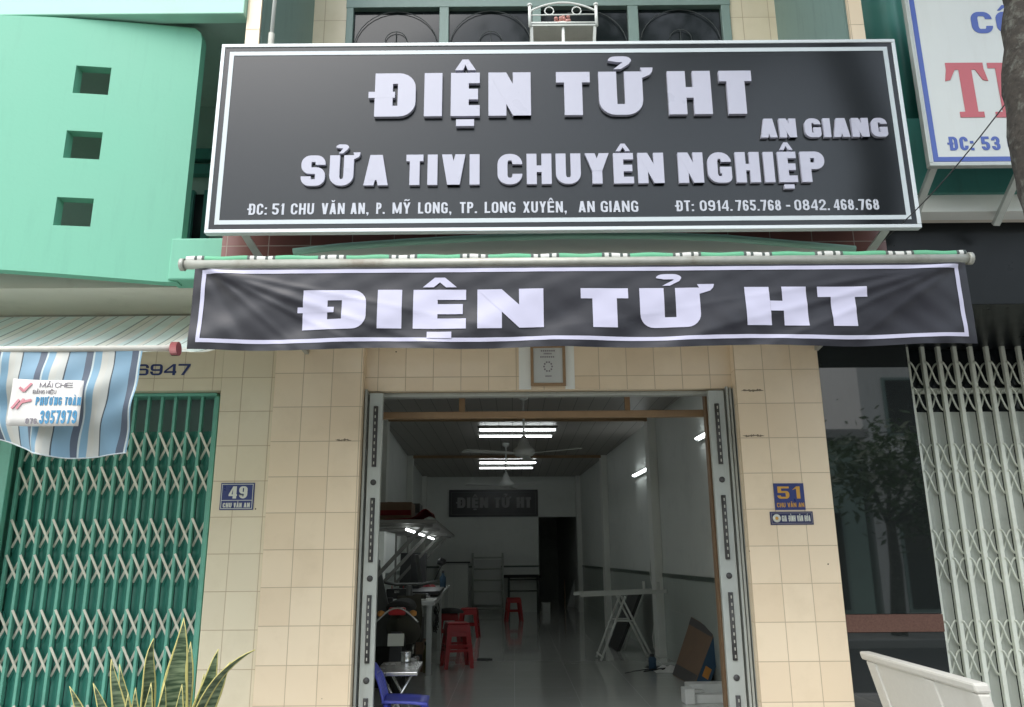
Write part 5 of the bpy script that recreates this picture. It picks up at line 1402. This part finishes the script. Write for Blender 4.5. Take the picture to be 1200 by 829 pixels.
for k in (.02, .36): I().tube([(apx-.1, fd+k, zst*.6), (apx+.14, fd+k, zst*.6)], .01, 8).build('crossbar', M['white_paint'], st)
# black panel leaning on the right wall
a, b = ip(744, 763, 13.3), ip(760, 763, 13.3)
t = ithing('screen_panel', 'black television screen leaning on the right wall behind the white trestle', 'television', (XRi-.3, 11.5, 0))
I().prism([(XRi-.55,11.5,0),(XRi-.50,11.5,0),(XRi-.13,11.5,.80),(XRi-.18,11.5,.80)], (0,.75,0)).build('screen', M['dark_plastic'], t, bevel=.006)
I().tube([(XRi-.45,11.47,.02), (XRi-.14,11.47,.78)], .012, 6).build('edge', M['steel'], t)
# television carton leaning at the right
bd = 9.1
cb = ithing('carton', 'brown and blue television carton leaning beside the right door post', 'box', (ip(815,812,bd).x, bd, 0))
A_, B_, C_, D_ = ip(788,791,9.25), ip(813,805,8.5), ip(838,739,8.62), ip(810,723,9.37)
TH_ = Vector((.34, .10, .08))
m = I()
m.prism([A_, B_, C_, D_], (0.0,.0,0)) if False else None
fr_ = [A_, B_, C_, D_]
def cface(u0, u1, v0, v1, off=0):
    g_ = lambda u, v: (A_*(1-u)+B_*u)*(1-v)+(D_*(1-u)+C_*u)*v
    nrm = (B_-A_).cross(D_-A_).normalized()
    if nrm.x > 0: nrm = -nrm
    return [g_(u0,v0)+nrm*off, g_(u1,v0)+nrm*off, g_(u1,v1)+nrm*off, g_(u0,v1)+nrm*off]
side = ip(827,814,8.53)-B_
m.add(fr_+[p+side for p in fr_], [(0,1,2,3),(7,6,5,4),(0,4,5,1),(1,5,6,2),(2,6,7,3),(3,7,4,0)])
m.build('box', M['cardboard'], cb, bevel=.006)
for v0, v1 in ((.0,.20),(.86,1.0)): I().add(cface(0.01,.99,v0+.01,v1-.01,.004), [(0,1,2,3)]).build('print_band', M['box_dark'], cb)
def sface(u0, u1, v0, v1, off):
    g_ = lambda u, v: B_.lerp(C_, v)+side*u
    nrm = side.cross(C_-B_).normalized()
    if nrm.y > 0: nrm = -nrm
    return [g_(u0,v0)+nrm*off, g_(u1,v0)+nrm*off, g_(u1,v1)+nrm*off, g_(u0,v1)+nrm*off]
I().add(sface(.02,.98,.1,.9,.005), [(0,1,2,3)]).build('blue_print', M['box_blue'], cb)
I().add(sface(.25,.75,.22,.40,.009), [(0,1,2,3)]).build('label', M['orange'], cb)
# foam packing
fa = ip(800, 806, 7.6)
fm = ithing('foam_packing', 'white foam packing block with an upright end beside the carton', 'packing', (fa.x, 7.6, 0))
I().box(fa.x, fa.x+.09, 7.52, 7.68, 0, fa.z).box(fa.x+.0905, fa.x+.36, 7.56, 7.68, 0, .075).build('block', M['foam'], fm, bevel=.008)
fm2 = ithing('foam_packing', 'long white foam packing bar lying below the leaning carton', 'packing', (fa.x+.3, 7.95, 0))
I().box(fa.x+.12, fa.x+.62, 7.85, 8.02, 0, .12).box(fa.x+.14, fa.x+.24, 7.78, 7.849, 0, .08).build('bar', M['foam'], fm2, bevel=.008)
# cables and small things on the floor
m = I(); rc_ = random.Random(5)
c0 = iz(768, 786, 0); pts = [Vector((iz(732,790,0).x, iz(732,790,0).y, .012))]
for k in range(20):
    pts.append(Vector((c0.x+rc_.gauss(0,.13), c0.y+rc_.gauss(0,.09), .008+.02*rc_.random())))
sm = []
for i in range(len(pts)-1):
    for k in range(4):
        sm.append(pts[i].lerp(pts[i+1], k/4)+Vector((rc_.gauss(0,.01), rc_.gauss(0,.01), 0)))
m.tube(sm, .005, 5)
tag(m.build('cable_heap', M['cable']), 'tangle of black cable on the floor beside the carton', 'cable')
t = ithing('blue_can', 'small blue can standing among the cables on the shop floor', 'can', (iz(765,786,0).x, iz(765,786,0).y, 0))
p = iz(765,786,0); I().lathe((p.x, p.y, .001), [(0,0),(.045,0),(.045,.13),(.03,.15),(0,.15)], 14).build('body', M['box_blue'], t); I().lathe((p.x, p.y, .152), [(.025,0),(.025,.03),(0,.033)], 10).build('cap', M['dark_plastic'], t)
p = iz(787,786,0)
t = ithing('plastic_wrap', 'crumpled white wrapping lying among the cables', 'wrapping', (p.x, p.y, 0))
I().grid(lambda u, v: Vector((p.x-.22+.44*u, p.y-.2+.4*v, .004+.07*abs(math.sin(u*8+v*3)*math.sin(v*7-u*2))*math.sin(math.pi*u)*math.sin(math.pi*v))), 16, 16, False).build('sheet', M['foam'], t)
p = iz(568,774,0)
t = ithing('remote_control', 'black remote control lying on the shop floor near the stools', 'remote control', (p.x, p.y, 0))
I().cbox((p.x, p.y, .012), .20, .055, .022).build('body', M['dark_plastic'], t, bevel=.006)
m = I()
for i in range(6):
    for j in range(3): m.cbox((p.x-.07+.026*i, p.y-.015+.015*j, .025), .012, .008, .004)
m.build('buttons', M['steel_dark'], t)
m = I(); pts = [ip(782,620,11.4)]
for k in range(14):
    q_ = ip(783+7*math.sin(k*.9)*.4+6*(k/13)*.6, 620+165*k/13, 11.2); pts.append(Vector((XRi-.06+.03*math.sin(k*1.1), 11.2+.06*math.sin(k*.7), max(.02, q_.z))))
pts[0] = Vector((XRi-.06, 11.2, 2.6))
m.tube(pts, .010, 6); tag(m.build('cord', M['white_paint']), 'white electric cord hanging down the right wall of the shop', 'cord')
# back of the shop
bw0 = DB-.5
a, b = ip(514, 718, bw0), ip(549, 660, bw0)
t = ithing('cabinet', 'white low cabinet against the back wall of the shop', 'cabinet', ((a.x+b.x)/2, bw0, 0))
I().box(a.x, b.x, bw0, DB-.02, 0, b.z).build('body', M['white_board'], t, bevel=.006)
I().box(a.x+.02, (a.x+b.x)/2-.005, bw0-.015, bw0-.002, .05, b.z-.04).build('door', M['white_paint'], t); I().box((a.x+b.x)/2+.005, b.x-.02, bw0-.015, bw0-.002, .05, b.z-.04).build('door', M['white_paint'], t)
I().box(a.x-.03, b.x+.04, bw0-.03, DB-.02, b.z+.001, b.z+.03).build('top', M['dark_plastic'], t)
a, b = ip(554, 727, bw0), ip(589, 648, bw0)
t = ithing('rack', 'tall pale metal rack with rungs against the back wall', 'rack', ((a.x+b.x)/2, bw0, 0))
for x in (a.x, b.x): I().tube([(x, bw0, 0), (x, bw0, b.z)], .025, 8).build('upright', M['steel'], t)
m = I()
for z in (.12,.5,.75,1.0,1.25): m.tube([(a.x, bw0, z), (b.x, bw0, z)], .02, 8)
m.build('rung', M['steel'], t)
I().box(a.x+.03, b.x-.03, bw0+.15, bw0+.17, .2, 1.2).build('back_sheet', M['white_board'], t)
a, b = ip(596, 727, bw0), ip(632, 674, bw0)
t = ithing('stand_table', 'tube framed table with a black top against the back wall', 'table', ((a.x+b.x)/2, bw0, 0))
m = I()
for x in (a.x+.02, b.x-.02):
    for y in (bw0, bw0+.4): m.tube([(x, y, 0), (x, y, b.z-.06)], .018, 8)
for z in (b.z-.35, b.z-.10): m.tube([(a.x, bw0, z), (b.x, bw0, z)], .016, 8)
m.build('frame', M['steel_dark'], t)
I().box(a.x-.1, b.x+.03, bw0-.05, bw0+.45, b.z-.058, b.z).build('top', M['dark_fabric'], t, bevel=.01)
a, b = ip(635, 720, bw0+.2), ip(643, 707, bw0+.2)
t = ithing('storage_box', 'small pale box on the floor beside the corridor doorway', 'box', (a.x, bw0, 0))
I().box(a.x, b.x+.02, bw0, bw0+.25, 0, b.z).build('body', M['white_board'], t, bevel=.006); I().box(a.x-.01, b.x+.03, bw0-.01, bw0+.26, b.z+.001, b.z+.02).build('lid', M['white_paint'], t)
a, b = ip(664, 712, DB+1.5), ip(682, 672, DB+1.5)
t = ithing('leaning_board', 'pale board leaning on the wall inside the dark corridor', 'board', (a.x, DB+1.5, 0))
I().prism([(a.x,DB+1.5,0),(a.x+.18,DB+1.5,0),(b.x,DB+1.5,b.z),(b.x-.15,DB+1.5,b.z)], (0,.04,0)).build('sheet', M['white_board'], t, bevel=.01)
I().box(a.x-.05, a.x-.02, DB+1.54, DB+1.58, 0, b.z*.8).build('batten', M['trim_wood'], t)

# more of the repair shop's clutter along the left wall
def panel_on(x0, x1, d, z0, z1, lean, label):
    t = ithing('television_panel', label, 'television', ((x0+x1)/2, d, z0))
    I().prism([(x0,d,z0+.002),(x0,d+.05,z0+.002),(x0,d+.05+lean,z1),(x0,d+lean,z1)], (x1-x0,0,0)).build('screen', M['dark_plastic'], t, bevel=.006)
    I().box(x0+.05, x1-.05, d+lean*.5+.052, d+lean+.15, z0+(z1-z0)*.2, z0+(z1-z0)*.7).build('back_cover', M['dark_fabric'], t, bevel=.01)
panel_on(XLi+.15, XLi+.40, 9.1, 0, .85, .2, 'large dark television panel standing on the floor before the workbench')
panel_on(XLi+.14, XLi+.55, 12.7, zwb, zwb+.55, .12, 'dark television panel propped upright at the back of the workbench')
def carton(x0, x1, d0, d1, z0, z1, label, mat, band):
    t = ithing('carton', label, 'box', ((x0+x1)/2, d0, z0))
    I().box(x0, x1, d0, d1, z0+.001, z1).build('box', mat, t, bevel=.006)
    I().box(x0+.01, x1-.01, d0-.004, d0-.001, z0+(z1-z0)*.35, z0+(z1-z0)*.6).build('print_band', band, t)
    I().box((x0+x1)/2-.025, (x0+x1)/2+.025, d0-.002, d1, z1+.0005, z1+.002).build('tape', M['trim_wood'], t)
carton(XLi+.3, wbx1-.14, 9.8, 10.3, 0, .32, 'brown carton on the floor under the near end of the workbench', M['cardboard'], M['box_dark'])
carton(XLi+.35, wbx1-.16, 9.85, 10.2, .322, .58, 'dark carton on top of another under the workbench', M['box_dark'], M['box_blue'])
carton(XLi+.14, XLi+.62, 8.9, 9.4, zsf, zsf+.22, 'flat brown carton on the long white shelf', M['cardboard'], M['red_cloth'])
carton(XLi+.14, XLi+.6, 10.4, 10.9, zsf, zsf+.30, 'dark carton farther along the long white shelf', M['box_dark'], M['card_grey'])
t = ithing('tool_box', 'black tool box on the near end of the workbench', 'tool box', (-.9, 10.05, zwb))
I().box(-1.12, -.86, 10.05, 10.22, zwb+.001, zwb+.12).build('body', M['dark_plastic'], t, bevel=.01)
I().tube([(-1.06, 10.13, zwb+.12), (-1.06, 10.13, zwb+.17), (-.92, 10.13, zwb+.17), (-.92, 10.13, zwb+.12)], .008, 6).build('handle', M['red_plastic'], t)
I().box(-1.02, -.96, 10.044, 10.049, zwb+.07, zwb+.10).build('latch', M['chrome'], t)
t = ithing('power_drill', 'yellow green drill lying on the workbench corner', 'drill', (-.62, 9.7, zwb))
I().tube([(-.74, 9.72, zwb+.045), (-.62, 9.66, zwb+.045)], .03, 10).build('body', M['olive_fabric'], t)
I().tube([(-.62, 9.66, zwb+.045), (-.56, 9.63, zwb+.045)], [.018,.006], 8).build('chuck', M['chrome'], t)
I().bar((-.72, 9.71, zwb+.03), (-.76, 9.64, zwb+.012), .03, .024).build('grip', M['dark_plastic'], t)
t = ithing('oil_bottle', 'dull olive bottle on the floor beside the workbench leg', 'bottle', (-.62, 9.75, 0))
I().lathe((-.60, 9.75, .001), [(0,0),(.04,0),(.042,.2),(.03,.25),(.02,.27),(.02,.30)], 14).build('body', M['olive_bottle'], t)
I().lathe((-.60, 9.75, .30), [(.025,0),(.025,.03),(0,.032)], 10).build('cap', M['dark_plastic'], t)
m = I(); rc2 = random.Random(9); pts = []
for k in range(60): pts.append((wbx1+.0+.02*math.sin(k*.9), 9.6+.012*k, zwb-.06-.28*abs(math.sin(k*.16))-.04*rc2.random()))
m.tube(pts, .007, 5); tag(m.build('hanging_cable', M['cable']), 'black cable looping down along the edge of the workbench', 'cable')

# dried mortar smears on the pillar tiles
rs_ = random.Random(4)
for x0, x1, py, Y in ((868,895,458,-.0008),(870,896,511,-.0008),(393,412,516,-.0008)):
    n = 22; top_, bot_ = [], []
    z0 = at((x0+x1)/2, py, 0).z; xa_, xb_ = at(x0, py, 0).x, at(x1, py, 0).x
    for k in range(n+1):
        x = xa_+(xb_-xa_)*k/n; t_ = (.004+.008*rs_.random()**2)*(1-abs(k/n*2-1)**4)+.0005
        zc = z0+.002*math.sin(k*.5+py)+rs_.uniform(-.0015,.0015)
        top_.append(Vector((x, Y, zc+t_))); bot_.append(Vector((x, Y, zc-t_*.7)))
    m = MB()
    for k in range(n): m.add([bot_[k], bot_[k+1], top_[k+1], top_[k]], [(0,1,2,3)])
    m.build('mortar_smear', M['smear'], shop)
